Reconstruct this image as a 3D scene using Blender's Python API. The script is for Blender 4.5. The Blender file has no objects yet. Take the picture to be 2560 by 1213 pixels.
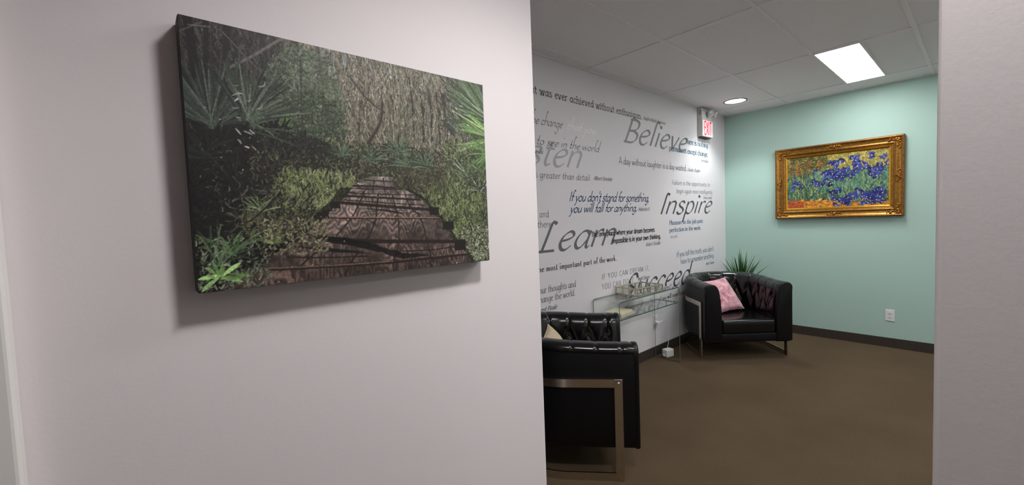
import bpy, bmesh, math, random
import numpy as np
from mathutils import Matrix, Vector

SC = bpy.context.scene
COL = SC.collection
PI = math.pi

# ------------------------------------------------------------------ camera
CAM_H = 1.443
yaw, pitch, roll = 0.84637212, -0.05062464, -0.03764865
fw = Vector((math.cos(yaw) * math.cos(pitch), math.sin(yaw) * math.cos(pitch), math.sin(pitch)))
rt0 = Vector((math.sin(yaw), -math.cos(yaw), 0))
up0 = rt0.cross(fw)
rt = rt0 * math.cos(roll) + up0 * math.sin(roll)
up = up0 * math.cos(roll) - rt0 * math.sin(roll)
cam_data = bpy.data.cameras.new('camera')
cam_data.sensor_fit = 'HORIZONTAL'
cam_data.sensor_width = 36
cam_data.lens = 36 * 1052.2 / 2560
cam_data.clip_start = 0.02
cam = bpy.data.objects.new('camera', cam_data)
m = Matrix((rt, up, -fw)).transposed().to_4x4()
m.translation = (0, 0, CAM_H)
cam.matrix_world = m
COL.objects.link(cam)
SC.camera = cam

# ------------------------------------------------------------------ world, exposure, lamp levels
world = bpy.data.worlds.new('world')
SC.world = world
world.use_nodes = True
world.node_tree.nodes['Background'].inputs[0].default_value = (0.02, 0.02, 0.02, 1)
SC.view_settings.view_transform = 'Standard'
SC.view_settings.look = 'None'
SC.view_settings.gamma = 1
SC.view_settings.use_curve_mapping = False
SC.view_settings.exposure = 0.0
PANEL_W = 21.5         # emission of a troffer diffuser
CAN_W = 14.0           # emission of a recessed downlight
HALL_CAN_W = 14.0
HALL_BEAM = 123.0        # watts of the hallway downlight
CORNER_BEAM = 60.0      # watts of the downlight by the exit sign

# room measures
CEIL = 2.683
Y_TEXT = 2.257         # wall with the lettering
X_TEAL = 5.716
Y_HALL = 0.88          # hall face of the wall with the canvas
X_OPEN = 0.885         # end of that wall
X_MIN, Y_MIN = -1.9, -2.7

# ------------------------------------------------------------------ helpers
def lin(c):
    return c / 12.92 if c <= 0.04045 else ((c + 0.055) / 1.055) ** 2.4

def rgb(r, g, b):
    return (lin(r / 255), lin(g / 255), lin(b / 255), 1)

def link(o, parent=None):
    COL.objects.link(o)
    if parent is not None:
        o.parent = parent
    return o

def tag(o, label=None, cat=None, group=None, kind=None):
    if label: o['label'] = label
    if cat: o['category'] = cat
    if group: o['group'] = group
    if kind: o['kind'] = kind
    return o

def empty(name, loc=(0, 0, 0), rz=0.0):
    o = bpy.data.objects.new(name, None)
    o.empty_display_size = 0.1
    o.location = loc
    o.rotation_euler = (0, 0, rz)
    return link(o)

def mesh_obj(name, verts, faces, mat, parent=None, smooth=False):
    me = bpy.data.meshes.new(name)
    me.from_pydata([tuple(v) for v in verts], [], faces)
    me.update()
    if smooth:
        me.polygons.foreach_set('use_smooth', [True] * len(me.polygons))
    if mat: me.materials.append(mat)
    return link(bpy.data.objects.new(name, me), parent)

def bm_obj(name, bm, mat, parent=None, smooth=False):
    bmesh.ops.recalc_face_normals(bm, faces=bm.faces)
    me = bpy.data.meshes.new(name)
    bm.to_mesh(me); bm.free()
    if smooth:
        me.polygons.foreach_set('use_smooth', [True] * len(me.polygons))
    if mat: me.materials.append(mat)
    return link(bpy.data.objects.new(name, me), parent)

def share(name, me, parent=None, loc=(0, 0, 0), rot=None):
    o = bpy.data.objects.new(name, me)
    o.location = loc
    if rot: o.rotation_euler = rot
    return link(o, parent)

def add_box(bm, x0, x1, y0, y1, z0, z1, bevel=0.0, seg=2):
    r = bmesh.ops.create_cube(bm, size=1)
    vs = r['verts']
    for v in vs:
        v.co = ((x0 + x1) / 2 + v.co.x * (x1 - x0), (y0 + y1) / 2 + v.co.y * (y1 - y0), (z0 + z1) / 2 + v.co.z * (z1 - z0))
    if bevel > 0:
        es = list({e for v in vs for e in v.link_edges})
        bmesh.ops.bevel(bm, geom=es, offset=bevel, segments=seg, affect='EDGES', profile=0.5)
    return vs

def box(name, x0, x1, y0, y1, z0, z1, mat, parent=None, bevel=0.0, seg=2, smooth=False):
    bm = bmesh.new()
    add_box(bm, x0, x1, y0, y1, z0, z1, bevel, seg)
    return bm_obj(name, bm, mat, parent, smooth)

def lathe(bm, prof, n=24, cx=0, cy=0):
    rings = []
    for r, z in prof:
        rings.append([bm.verts.new((cx + r * math.cos(2 * PI * k / n), cy + r * math.sin(2 * PI * k / n), z)) for k in range(n)])
    for a, b in zip(rings, rings[1:]):
        for k in range(n):
            bm.faces.new((a[k], a[(k + 1) % n], b[(k + 1) % n], b[k]))
    if prof[0][0] > 1e-5: bm.faces.new(rings[0][::-1])
    if prof[-1][0] > 1e-5: bm.faces.new(rings[-1])

def add_tube(bm, pts, r, n=8):
    pts = [Vector(p) for p in pts]
    rings = []
    prev = None
    for i, p in enumerate(pts):
        t = (pts[min(i + 1, len(pts) - 1)] - pts[max(i - 1, 0)]).normalized()
        if prev is None:
            a = Vector((0, 0, 1)) if abs(t.z) < 0.9 else Vector((1, 0, 0))
            u = t.cross(a).normalized()
        else:
            u = (prev - t * prev.dot(t)).normalized()
        prev = u
        w = t.cross(u)
        rr = r[i] if isinstance(r, (list, tuple)) else r
        rings.append([bm.verts.new(p + (u * math.cos(2 * PI * k / n) + w * math.sin(2 * PI * k / n)) * rr) for k in range(n)])
    for a, b in zip(rings, rings[1:]):
        for k in range(n):
            bm.faces.new((a[k], a[(k + 1) % n], b[(k + 1) % n], b[k]))
    bm.faces.new(rings[0][::-1]); bm.faces.new(rings[-1])

def crom(pts, n=8):
    """Catmull-Rom through 2D or 3D points"""
    P = np.array(pts, float)
    if len(P) < 3: return P
    Q = np.vstack([2 * P[0] - P[1], P, 2 * P[-1] - P[-2]])
    out = []
    t = np.linspace(0, 1, n, endpoint=False)[:, None]
    for i in range(len(P) - 1):
        a, b, c, d = Q[i:i + 4]
        out.append(0.5 * (2 * b + (c - a) * t + (2 * a - 5 * b + 4 * c - d) * t ** 2 + (3 * b - a - 3 * c + d) * t ** 3))
    out.append(P[-1:])
    return np.vstack(out)

# ------------------------------------------------------------------ materials
def new_mat(name):
    mt = bpy.data.materials.new(name)
    mt.use_nodes = True
    nt = mt.node_tree
    return mt, nt, nt.nodes['Principled BSDF']

def N(nt, kind, **kw):
    n = nt.nodes.new(kind)
    for k, v in kw.items():
        if k in n.inputs: n.inputs[k].default_value = v
        else: setattr(n, k, v)
    return n

def plain(name, col, rough=0.5, metal=0.0, spec=0.5, noise=None, bump=None, coat=0.0, sheen=0.0):
    """noise=(scale, amount): brightness mottling; bump=(scale, strength, distance)"""
    mt, nt, b = new_mat(name)
    b.inputs['Base Color'].default_value = col
    b.inputs['Roughness'].default_value = rough
    b.inputs['Metallic'].default_value = metal
    b.inputs['Specular IOR Level'].default_value = spec
    b.inputs['Coat Weight'].default_value = coat
    b.inputs['Sheen Weight'].default_value = sheen
    tc = N(nt, 'ShaderNodeTexCoord')
    if noise:
        tx = N(nt, 'ShaderNodeTexNoise', Scale=noise[0], Detail=4.0)
        nt.links.new(tc.outputs['Object'], tx.inputs['Vector'])
        mr = N(nt, 'ShaderNodeMapRange')
        mr.inputs[1].default_value = 0.3; mr.inputs[2].default_value = 0.7
        mr.inputs[3].default_value = 1 - noise[1]; mr.inputs[4].default_value = 1 + noise[1]
        nt.links.new(tx.outputs['Fac'], mr.inputs[0])
        mx = N(nt, 'ShaderNodeMix', data_type='RGBA', blend_type='MULTIPLY')
        mx.inputs[0].default_value = 1
        mx.inputs[6].default_value = col
        nt.links.new(mr.outputs[0], mx.inputs[7])
        nt.links.new(mx.outputs[2], b.inputs['Base Color'])
    if bump:
        tx = N(nt, 'ShaderNodeTexNoise', Scale=bump[0], Detail=5.0)
        nt.links.new(tc.outputs['Object'], tx.inputs['Vector'])
        bp = N(nt, 'ShaderNodeBump', Strength=bump[1], Distance=bump[2])
        nt.links.new(tx.outputs['Fac'], bp.inputs['Height'])
        nt.links.new(bp.outputs[0], b.inputs['Normal'])
    return mt

def emit(name, col, strength, base=(0.8, 0.8, 0.8, 1)):
    mt, nt, b = new_mat(name)
    b.inputs['Base Color'].default_value = base
    b.inputs['Emission Color'].default_value = col
    b.inputs['Emission Strength'].default_value = strength
    return mt

def attr_print(name, rough, bump=None, spec=0.4, coat=0.0):
    mt, nt, b = new_mat(name)
    a = N(nt, 'ShaderNodeAttribute', attribute_name='print_colour')
    nt.links.new(a.outputs['Color'], b.inputs['Base Color'])
    b.inputs['Roughness'].default_value = rough
    b.inputs['Specular IOR Level'].default_value = spec
    b.inputs['Coat Weight'].default_value = coat
    if bump:
        tc = N(nt, 'ShaderNodeTexCoord')
        tx = N(nt, 'ShaderNodeTexNoise', Scale=bump[0], Detail=3.0)
        nt.links.new(tc.outputs['Object'], tx.inputs['Vector'])
        bp = N(nt, 'ShaderNodeBump', Strength=bump[1], Distance=bump[2])
        nt.links.new(tx.outputs['Fac'], bp.inputs['Height'])
        nt.links.new(bp.outputs[0], b.inputs['Normal'])
    return mt

def carpet_mat():
    mt, nt, b = new_mat('carpet')
    tc = N(nt, 'ShaderNodeTexCoord')
    t1 = N(nt, 'ShaderNodeTexNoise', Scale=260.0, Detail=4.0, Roughness=0.75)
    t2 = N(nt, 'ShaderNodeTexNoise', Scale=2.2, Detail=3.0)
    vo = N(nt, 'ShaderNodeTexVoronoi', Scale=320.0)
    for t in (t1, t2, vo): nt.links.new(tc.outputs['Object'], t.inputs['Vector'])
    cr = N(nt, 'ShaderNodeValToRGB')
    cr.color_ramp.elements[0].position = 0.3; cr.color_ramp.elements[0].color = rgb(42, 34, 25)
    cr.color_ramp.elements[1].position = 0.72; cr.color_ramp.elements[1].color = rgb(120, 102, 79)
    nt.links.new(t1.outputs['Fac'], cr.inputs[0])
    mr = N(nt, 'ShaderNodeMapRange')
    mr.inputs[1].default_value = 0.3; mr.inputs[2].default_value = 0.7
    mr.inputs[3].default_value = 0.9; mr.inputs[4].default_value = 1.1
    nt.links.new(t2.outputs['Fac'], mr.inputs[0])
    mx = N(nt, 'ShaderNodeMix', data_type='RGBA', blend_type='MULTIPLY'); mx.inputs[0].default_value = 1
    nt.links.new(cr.outputs[0], mx.inputs[6]); nt.links.new(mr.outputs[0], mx.inputs[7])
    nt.links.new(mx.outputs[2], b.inputs['Base Color'])
    b.inputs['Roughness'].default_value = 0.95; b.inputs['Specular IOR Level'].default_value = 0.1
    bp = N(nt, 'ShaderNodeBump', Strength=0.5, Distance=0.003)
    nt.links.new(vo.outputs['Distance'], bp.inputs['Height'])
    nt.links.new(bp.outputs[0], b.inputs['Normal'])
    return mt

def tile_mat():
    mt, nt, b = new_mat('fissured_tile')
    tc = N(nt, 'ShaderNodeTexCoord')
    t1 = N(nt, 'ShaderNodeTexNoise', Scale=70.0, Detail=5.0, Roughness=0.7)
    nt.links.new(tc.outputs['Object'], t1.inputs['Vector'])
    cr = N(nt, 'ShaderNodeValToRGB')
    cr.color_ramp.elements[0].position = 0.30; cr.color_ramp.elements[0].color = rgb(188, 186, 186)
    cr.color_ramp.elements[1].position = 0.40; cr.color_ramp.elements[1].color = rgb(240, 237, 238)
    nt.links.new(t1.outputs['Fac'], cr.inputs[0])
    nt.links.new(cr.outputs[0], b.inputs['Base Color'])
    b.inputs['Roughness'].default_value = 0.95; b.inputs['Specular IOR Level'].default_value = 0.1
    bp = N(nt, 'ShaderNodeBump', Strength=0.5, Distance=0.002)
    nt.links.new(t1.outputs['Fac'], bp.inputs['Height'])
    nt.links.new(bp.outputs[0], b.inputs['Normal'])
    return mt

def glass_mat(name, tint, edge=False):
    mt, nt, b = new_mat(name)
    nt.nodes.remove(b)
    out = nt.nodes['Material Output']
    tr = N(nt, 'ShaderNodeBsdfTransparent'); tr.inputs[0].default_value = tint
    gl = N(nt, 'ShaderNodeBsdfGlossy', Roughness=0.02)
    fr = N(nt, 'ShaderNodeFresnel', IOR=1.5)
    ge = N(nt, 'ShaderNodeNewGeometry')
    io = N(nt, 'ShaderNodeMapRange'); io.inputs[3].default_value = 1.5; io.inputs[4].default_value = 1 / 1.5
    nt.links.new(ge.outputs['Backfacing'], io.inputs[0]); nt.links.new(io.outputs[0], fr.inputs['IOR'])
    mx = N(nt, 'ShaderNodeMixShader')
    nt.links.new(fr.outputs[0], mx.inputs[0])
    nt.links.new(tr.outputs[0], mx.inputs[1]); nt.links.new(gl.outputs[0], mx.inputs[2])
    nt.links.new(mx.outputs[0], out.inputs[0])
    return mt

def velvet_mat():
    mt, nt, b = new_mat('crushed_velvet')
    tc = N(nt, 'ShaderNodeTexCoord')
    t1 = N(nt, 'ShaderNodeTexNoise', Scale=9.0, Detail=7.0, Roughness=0.65, Distortion=1.2)
    nt.links.new(tc.outputs['Object'], t1.inputs['Vector'])
    cr = N(nt, 'ShaderNodeValToRGB')
    e = cr.color_ramp.elements
    e[0].position = 0.36; e[0].color = rgb(150, 84, 98)
    e[1].position = 0.66; e[1].color = rgb(240, 192, 200)
    k = e.new(0.47); k.color = rgb(214, 150, 162)
    nt.links.new(t1.outputs['Fac'], cr.inputs[0])
    nt.links.new(cr.outputs[0], b.inputs['Base Color'])
    b.inputs['Roughness'].default_value = 0.6
    b.inputs['Sheen Weight'].default_value = 0.6
    bp = N(nt, 'ShaderNodeBump', Strength=0.5, Distance=0.01)
    nt.links.new(t1.outputs['Fac'], bp.inputs['Height'])
    nt.links.new(bp.outputs[0], b.inputs['Normal'])
    return mt

M = dict(
    hall=plain('hall_paint', rgb(226, 221, 221), 0.75, spec=0.25, bump=(160, 0.08, 0.002)),
    white=plain('white_paint', rgb(229, 226, 229), 0.6, spec=0.3, bump=(160, 0.08, 0.002)),
    teal=plain('seafoam_paint', rgb(174, 204, 193), 0.6, spec=0.3, bump=(150, 0.10, 0.002)),
    trim=plain('white_gloss_trim', rgb(228, 226, 222), 0.4),
    carpet=carpet_mat(), tile=tile_mat(),
    bar=plain('ceiling_grid_metal', rgb(238, 235, 236), 0.55, spec=0.4),
    base=plain('dark_rubber_base', rgb(58, 50, 44), 0.55, noise=(30, 0.12)),
    leather=plain('black_leather', rgb(12, 12, 13), 0.2, spec=0.5, bump=(420, 0.10, 0.001)),
    leather_flat=plain('black_leather_smooth', rgb(9, 9, 12), 0.42, spec=0.3, bump=(420, 0.10, 0.001)),
    chrome=plain('brushed_steel', rgb(214, 206, 196), 0.2, metal=1.0, noise=(40, 0.05)),
    chrome_pin=plain('polished_pin', rgb(235, 235, 235), 0.08, metal=1.0),
    glass=glass_mat('clear_glass', (0.978, 0.993, 0.986, 1)),
    glass_edge=plain('green_glass_edge', rgb(76, 114, 102), 0.05, spec=0.7),
    tray_metal=plain('champagne_metal', rgb(196, 184, 164), 0.3, metal=0.75, noise=(60, 0.15)),
    tray_glass=glass_mat('tray_glass', (0.97, 0.98, 0.975, 1)),
    velvet=velvet_mat(),
    beige=plain('beige_linen', rgb(196, 180, 150), 0.85, noise=(90, 0.12), bump=(300, 0.3, 0.002)),
    cream=plain('book_cover', rgb(222, 214, 182), 0.6, noise=(25, 0.08)),
    cream2=plain('book_cover_grey', rgb(196, 190, 170), 0.6, noise=(25, 0.12)),
    paper=plain('book_pages', rgb(226, 220, 200), 0.8, noise=(200, 0.1)),
    plastic=plain('white_plastic', rgb(232, 232, 230), 0.35),
    slot=plain('dark_slot', rgb(40, 38, 36), 0.6),
    grey_plastic=plain('grey_white_housing', rgb(205, 203, 202), 0.45),
    exit_red=emit('exit_red', rgb(250, 12, 52), 0.85, rgb(190, 20, 40)),
    exit_face=emit('exit_face', rgb(255, 225, 230), 0.30),
    lens=plain('lamp_lens', rgb(190, 200, 196), 0.08, metal=0.6),
    panel=emit('troffer_diffuser', (1.0, 0.985, 1.0, 1), PANEL_W),
    can=emit('downlight_lens', (0.94, 0.99, 1.0, 1), CAN_W),
    hall_can=emit('hall_downlight_lens', (1.0, 0.96, 0.965, 1), HALL_CAN_W),
    can_ring=plain('downlight_trim', rgb(120, 118, 116), 0.35, metal=0.6),
    gold=plain('antique_gold', rgb(176, 128, 58), 0.33, metal=0.85, noise=(45, 0.3), bump=(120, 0.25, 0.002)),
    gold_bright=plain('bright_gold', rgb(222, 172, 66), 0.24, metal=0.9, noise=(30, 0.12)),
    gold_dark=plain('bronze_gold', rgb(128, 88, 42), 0.42, metal=0.7, noise=(50, 0.3), bump=(120, 0.3, 0.002)),
    leaf=plain('leaf_green', rgb(52, 92, 46), 0.4, noise=(14, 0.35)),
    leaf2=plain('leaf_light_green', rgb(84, 128, 66), 0.4, noise=(14, 0.3)),
    pot=plain('glazed_pot', rgb(96, 92, 88), 0.4, noise=(20, 0.1)),
    soil=plain('potting_soil', rgb(48, 38, 30), 0.95, noise=(60, 0.4)),
    bark=plain('cane_bark', rgb(120, 104, 82), 0.85, noise=(60, 0.3)),
    canvas_edge=plain('wrapped_canvas_edge', rgb(34, 40, 34), 0.7, noise=(40, 0.35)),
    print=attr_print('canvas_print', 0.5, (700, 0.25, 0.0006), spec=0.35),
    paint=attr_print('oil_paint', 0.35, (160, 0.5, 0.002), spec=0.5),
    v_black=plain('vinyl_black', rgb(38, 37, 40), 0.45),
    v_dark=plain('vinyl_charcoal', rgb(78, 80, 84), 0.4),
    v_grey=plain('vinyl_grey', rgb(128, 130, 132), 0.4),
    v_mid=plain('vinyl_mid_grey', rgb(104, 106, 110), 0.4),
    v_light=plain('vinyl_light_grey', rgb(166, 167, 169), 0.4),
    v_silver=plain('vinyl_silver', rgb(252, 252, 253), 0.3),
    v_navy=plain('vinyl_navy', rgb(24, 68, 106), 0.4),
    v_teal=plain('vinyl_slate_blue', rgb(80, 118, 138), 0.4),
    v_blue=plain('vinyl_dusty_blue', rgb(108, 138, 164), 0.4),
)

# ------------------------------------------------------------------ the shell of the place
def structure(o):
    o['kind'] = 'structure'
    return o

structure(box('floor', X_MIN - .1, X_TEAL + .1, Y_MIN - .1, Y_TEXT + .1, -0.06, 0, M['carpet']))
structure(box('wall_back', X_MIN, X_TEAL + .12, Y_TEXT, Y_TEXT + .12, 0, CEIL + .1, M['white']))
structure(box('wall_far', X_TEAL, X_TEAL + .12, Y_MIN, Y_TEXT, 0, CEIL + .1, M['teal']))
structure(box('wall_side', X_OPEN + .12, X_TEAL, Y_MIN - .12, Y_MIN, 0, CEIL + .1, M['white']))
structure(box('wall_left', -0.17, X_OPEN, Y_HALL, Y_HALL + .12, 0, CEIL, M['hall'], bevel=0.004))
structure(box('wall_right', X_OPEN, X_OPEN + .12, Y_MIN, 0.0505, 0, CEIL, M['hall'], bevel=0.007, seg=3, smooth=False))
structure(box('wall_left_beyond_door', X_MIN, -1.10, Y_HALL, Y_HALL + .12, 0, CEIL, M['hall']))
structure(box('wall_rear', X_MIN - .12, X_MIN, Y_MIN, Y_TEXT, 0, CEIL, M['hall']))
structure(box('wall_hall_end', X_MIN, X_OPEN, -1.62, -1.5, 0, CEIL, M['hall']))
structure(box('wall_over_door', -1.10, -0.17, Y_HALL, Y_HALL + .12, 2.08, CEIL, M['hall']))
# door beside the canvas wall, with its casing
d = structure(box('door_1', -1.10, -0.17, Y_HALL + .03, Y_HALL + .07, 0.005, 2.08, M['trim']))
t = structure(empty('trim_1', (0, 0, 0)))
box('casing_board', -0.225, -0.135, Y_HALL - .034, Y_HALL, 0, 2.14, M['trim'], t, bevel=0.006, seg=3)
box('casing_board', -1.135, -1.045, Y_HALL - .034, Y_HALL, 0, 2.14, M['trim'], t, bevel=0.006, seg=3)
box('casing_board', -1.045, -0.225, Y_HALL - .034, Y_HALL, 2.05, 2.14, M['trim'], t, bevel=0.006, seg=3)
# dark rubber base around the room
structure(box('baseboard_back', X_MIN, X_TEAL, Y_TEXT - .009, Y_TEXT, 0, 0.098, M['base'], bevel=0.003))
structure(box('baseboard_far', X_TEAL - .009, X_TEAL, Y_MIN, Y_TEXT - .009, 0, 0.098, M['base'], bevel=0.003))

# suspended ceiling: tiles lie in a metal grid
ceiling = structure(box('ceiling', X_MIN - .12, X_TEAL + .12, Y_MIN - .12, Y_TEXT + .12, CEIL + .03, CEIL + .1, M['bar']))
gx = [X_MIN, -0.81, 0.42, 1.648, 2.877, 4.107, 5.336, X_TEAL]
gy = [Y_MIN, -2.05, -1.45, -0.85, -0.25, 0.352, 0.95, 1.55, 2.15, Y_TEXT]
PANELS = [(4.107, 0.95), (1.648, 0.352), (1.648, -1.45), (4.107, -1.45)]      # tiles that hold a troffer (x0, y1)
tile_cache = {}
for i in range(len(gx) - 1):
    for j in range(len(gy) - 1):
        w, dpt = gx[i + 1] - gx[i], gy[j + 1] - gy[j]
        y0 = gy[j]
        lit = any(abs(gx[i] - px) < .01 and abs(gy[j + 1] - py) < .01 for px, py in PANELS)
        if lit: dpt -= 0.30
        key = (round(w, 3), round(dpt, 3))
        if key not in tile_cache:
            bm = bmesh.new()
            add_box(bm, 0.006, w - .006, 0.006, dpt - .006, 0, 0.018, 0.003, 1)
            bmesh.ops.recalc_face_normals(bm, faces=bm.faces)
            me = bpy.data.meshes.new('ceiling_tile'); bm.to_mesh(me); bm.free()
            me.materials.append(M['tile'])
            tile_cache[key] = me
        rnd = random.Random(i * 31 + j)
        share('ceiling_tile', tile_cache[key], ceiling, (gx[i], y0, CEIL + .002 + rnd.uniform(0, .002)))
for x in gx[1:-1]:
    box('grid_bar', x - .012, x + .012, Y_MIN, Y_TEXT, CEIL - .003, CEIL + .004, M['bar'], ceiling)
for y in gy[1:-1]:
    box('grid_bar', X_MIN, X_TEAL, y - .012, y + .012, CEIL - .0025, CEIL + .004, M['bar'], ceiling)
box('wall_angle', X_MIN, X_TEAL, Y_TEXT - .022, Y_TEXT, CEIL - .004, CEIL + .003, M['bar'], ceiling)
box('wall_angle', X_TEAL - .022, X_TEAL, Y_MIN, Y_TEXT, CEIL - .004, CEIL + .003, M['bar'], ceiling)

# ------------------------------------------------------------------ ceiling lights
def troffer(x0, y1, label, group='narrow ceiling light panels'):
    x1, y0 = x0 + 1.229, y1 - .30
    o = empty('ceiling_light', ((x0 + x1) / 2, (y0 + y1) / 2, CEIL - .004))
    hx, hy = (x1 - x0) / 2, (y1 - y0) / 2
    bm = bmesh.new()
    for a in ((-hx + .012, hx - .012, -hy - .008, -hy + .002), (-hx + .012, hx - .012, hy - .020, hy - .012),
              (-hx + .012, -hx + .020, -hy + .002, hy - .020), (hx - .020, hx - .012, -hy + .002, hy - .020)):
        add_box(bm, *a, -.002, .022)
    bm_obj('frame', bm, M['bar'], o)
    box('diffuser', -hx + .020, hx - .020, -hy + .002, hy - .020, -.0015, .006, M['panel'], o)
    return tag(o, label, 'ceiling light', group)

troffer(4.107, 0.95, 'bright narrow rectangular light panel in the ceiling near the green wall')
troffer(1.648, 0.352, 'narrow ceiling light panel out of view above the near armchair')
troffer(1.648, -1.45, 'narrow ceiling light panel added unseen over the room behind the right wall')  # added out of view to raise the light level of the room
troffer(4.107, -1.45, 'narrow ceiling light panel added unseen behind the right wall, over the far side of the room')  # also an added panel, for more bounce from walls to ceiling

def downlight(x, y, r, mat, label, watts, cone):
    o = empty('recessed_downlight', (x, y, CEIL - .002))
    bm = bmesh.new()
    n = 40
    prof = [(r + .012, .003), (r + .012, -.004), (r + .004, -.008), (r - .004, -.006), (r - .006, .003)]
    rings = [[bm.verts.new((a * math.cos(2 * PI * k / n), a * math.sin(2 * PI * k / n), z)) for k in range(n)] for a, z in prof]
    for a, b in zip(rings, rings[1:]):
        for k in range(n): bm.faces.new((a[k], a[(k + 1) % n], b[(k + 1) % n], b[k]))
    bm_obj('trim_ring', bm, M['can_ring'], o, True)
    bm = bmesh.new()
    lathe(bm, [(r - .003, .002), (r - .004, -.002), (r * .5, -.003), (0.0001, -.0032)], n)
    bm_obj('lens', bm, mat, o, True)
    # the lamp behind the lens throws a cone, cut off by the reflector
    ld = bpy.data.lights.new('downlight_beam', 'SPOT')
    ld.energy = watts; ld.spot_size = math.radians(cone); ld.spot_blend = .55; ld.shadow_soft_size = r * 1.25
    ld.color = mat.node_tree.nodes['Principled BSDF'].inputs['Emission Color'].default_value[:3]
    lo = link(bpy.data.objects.new('downlight_beam', ld), o); lo.location = (0, 0, -.012)
    return tag(o, label, 'ceiling light', 'round recessed ceiling lights')

downlight(5.035, 1.868, 0.108, M['can'], 'round recessed ceiling light beside the exit sign', CORNER_BEAM, 118)
downlight(0.70, 0.02, 0.108, M['hall_can'], 'round recessed ceiling light above the hallway', HALL_BEAM, 124)

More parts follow.
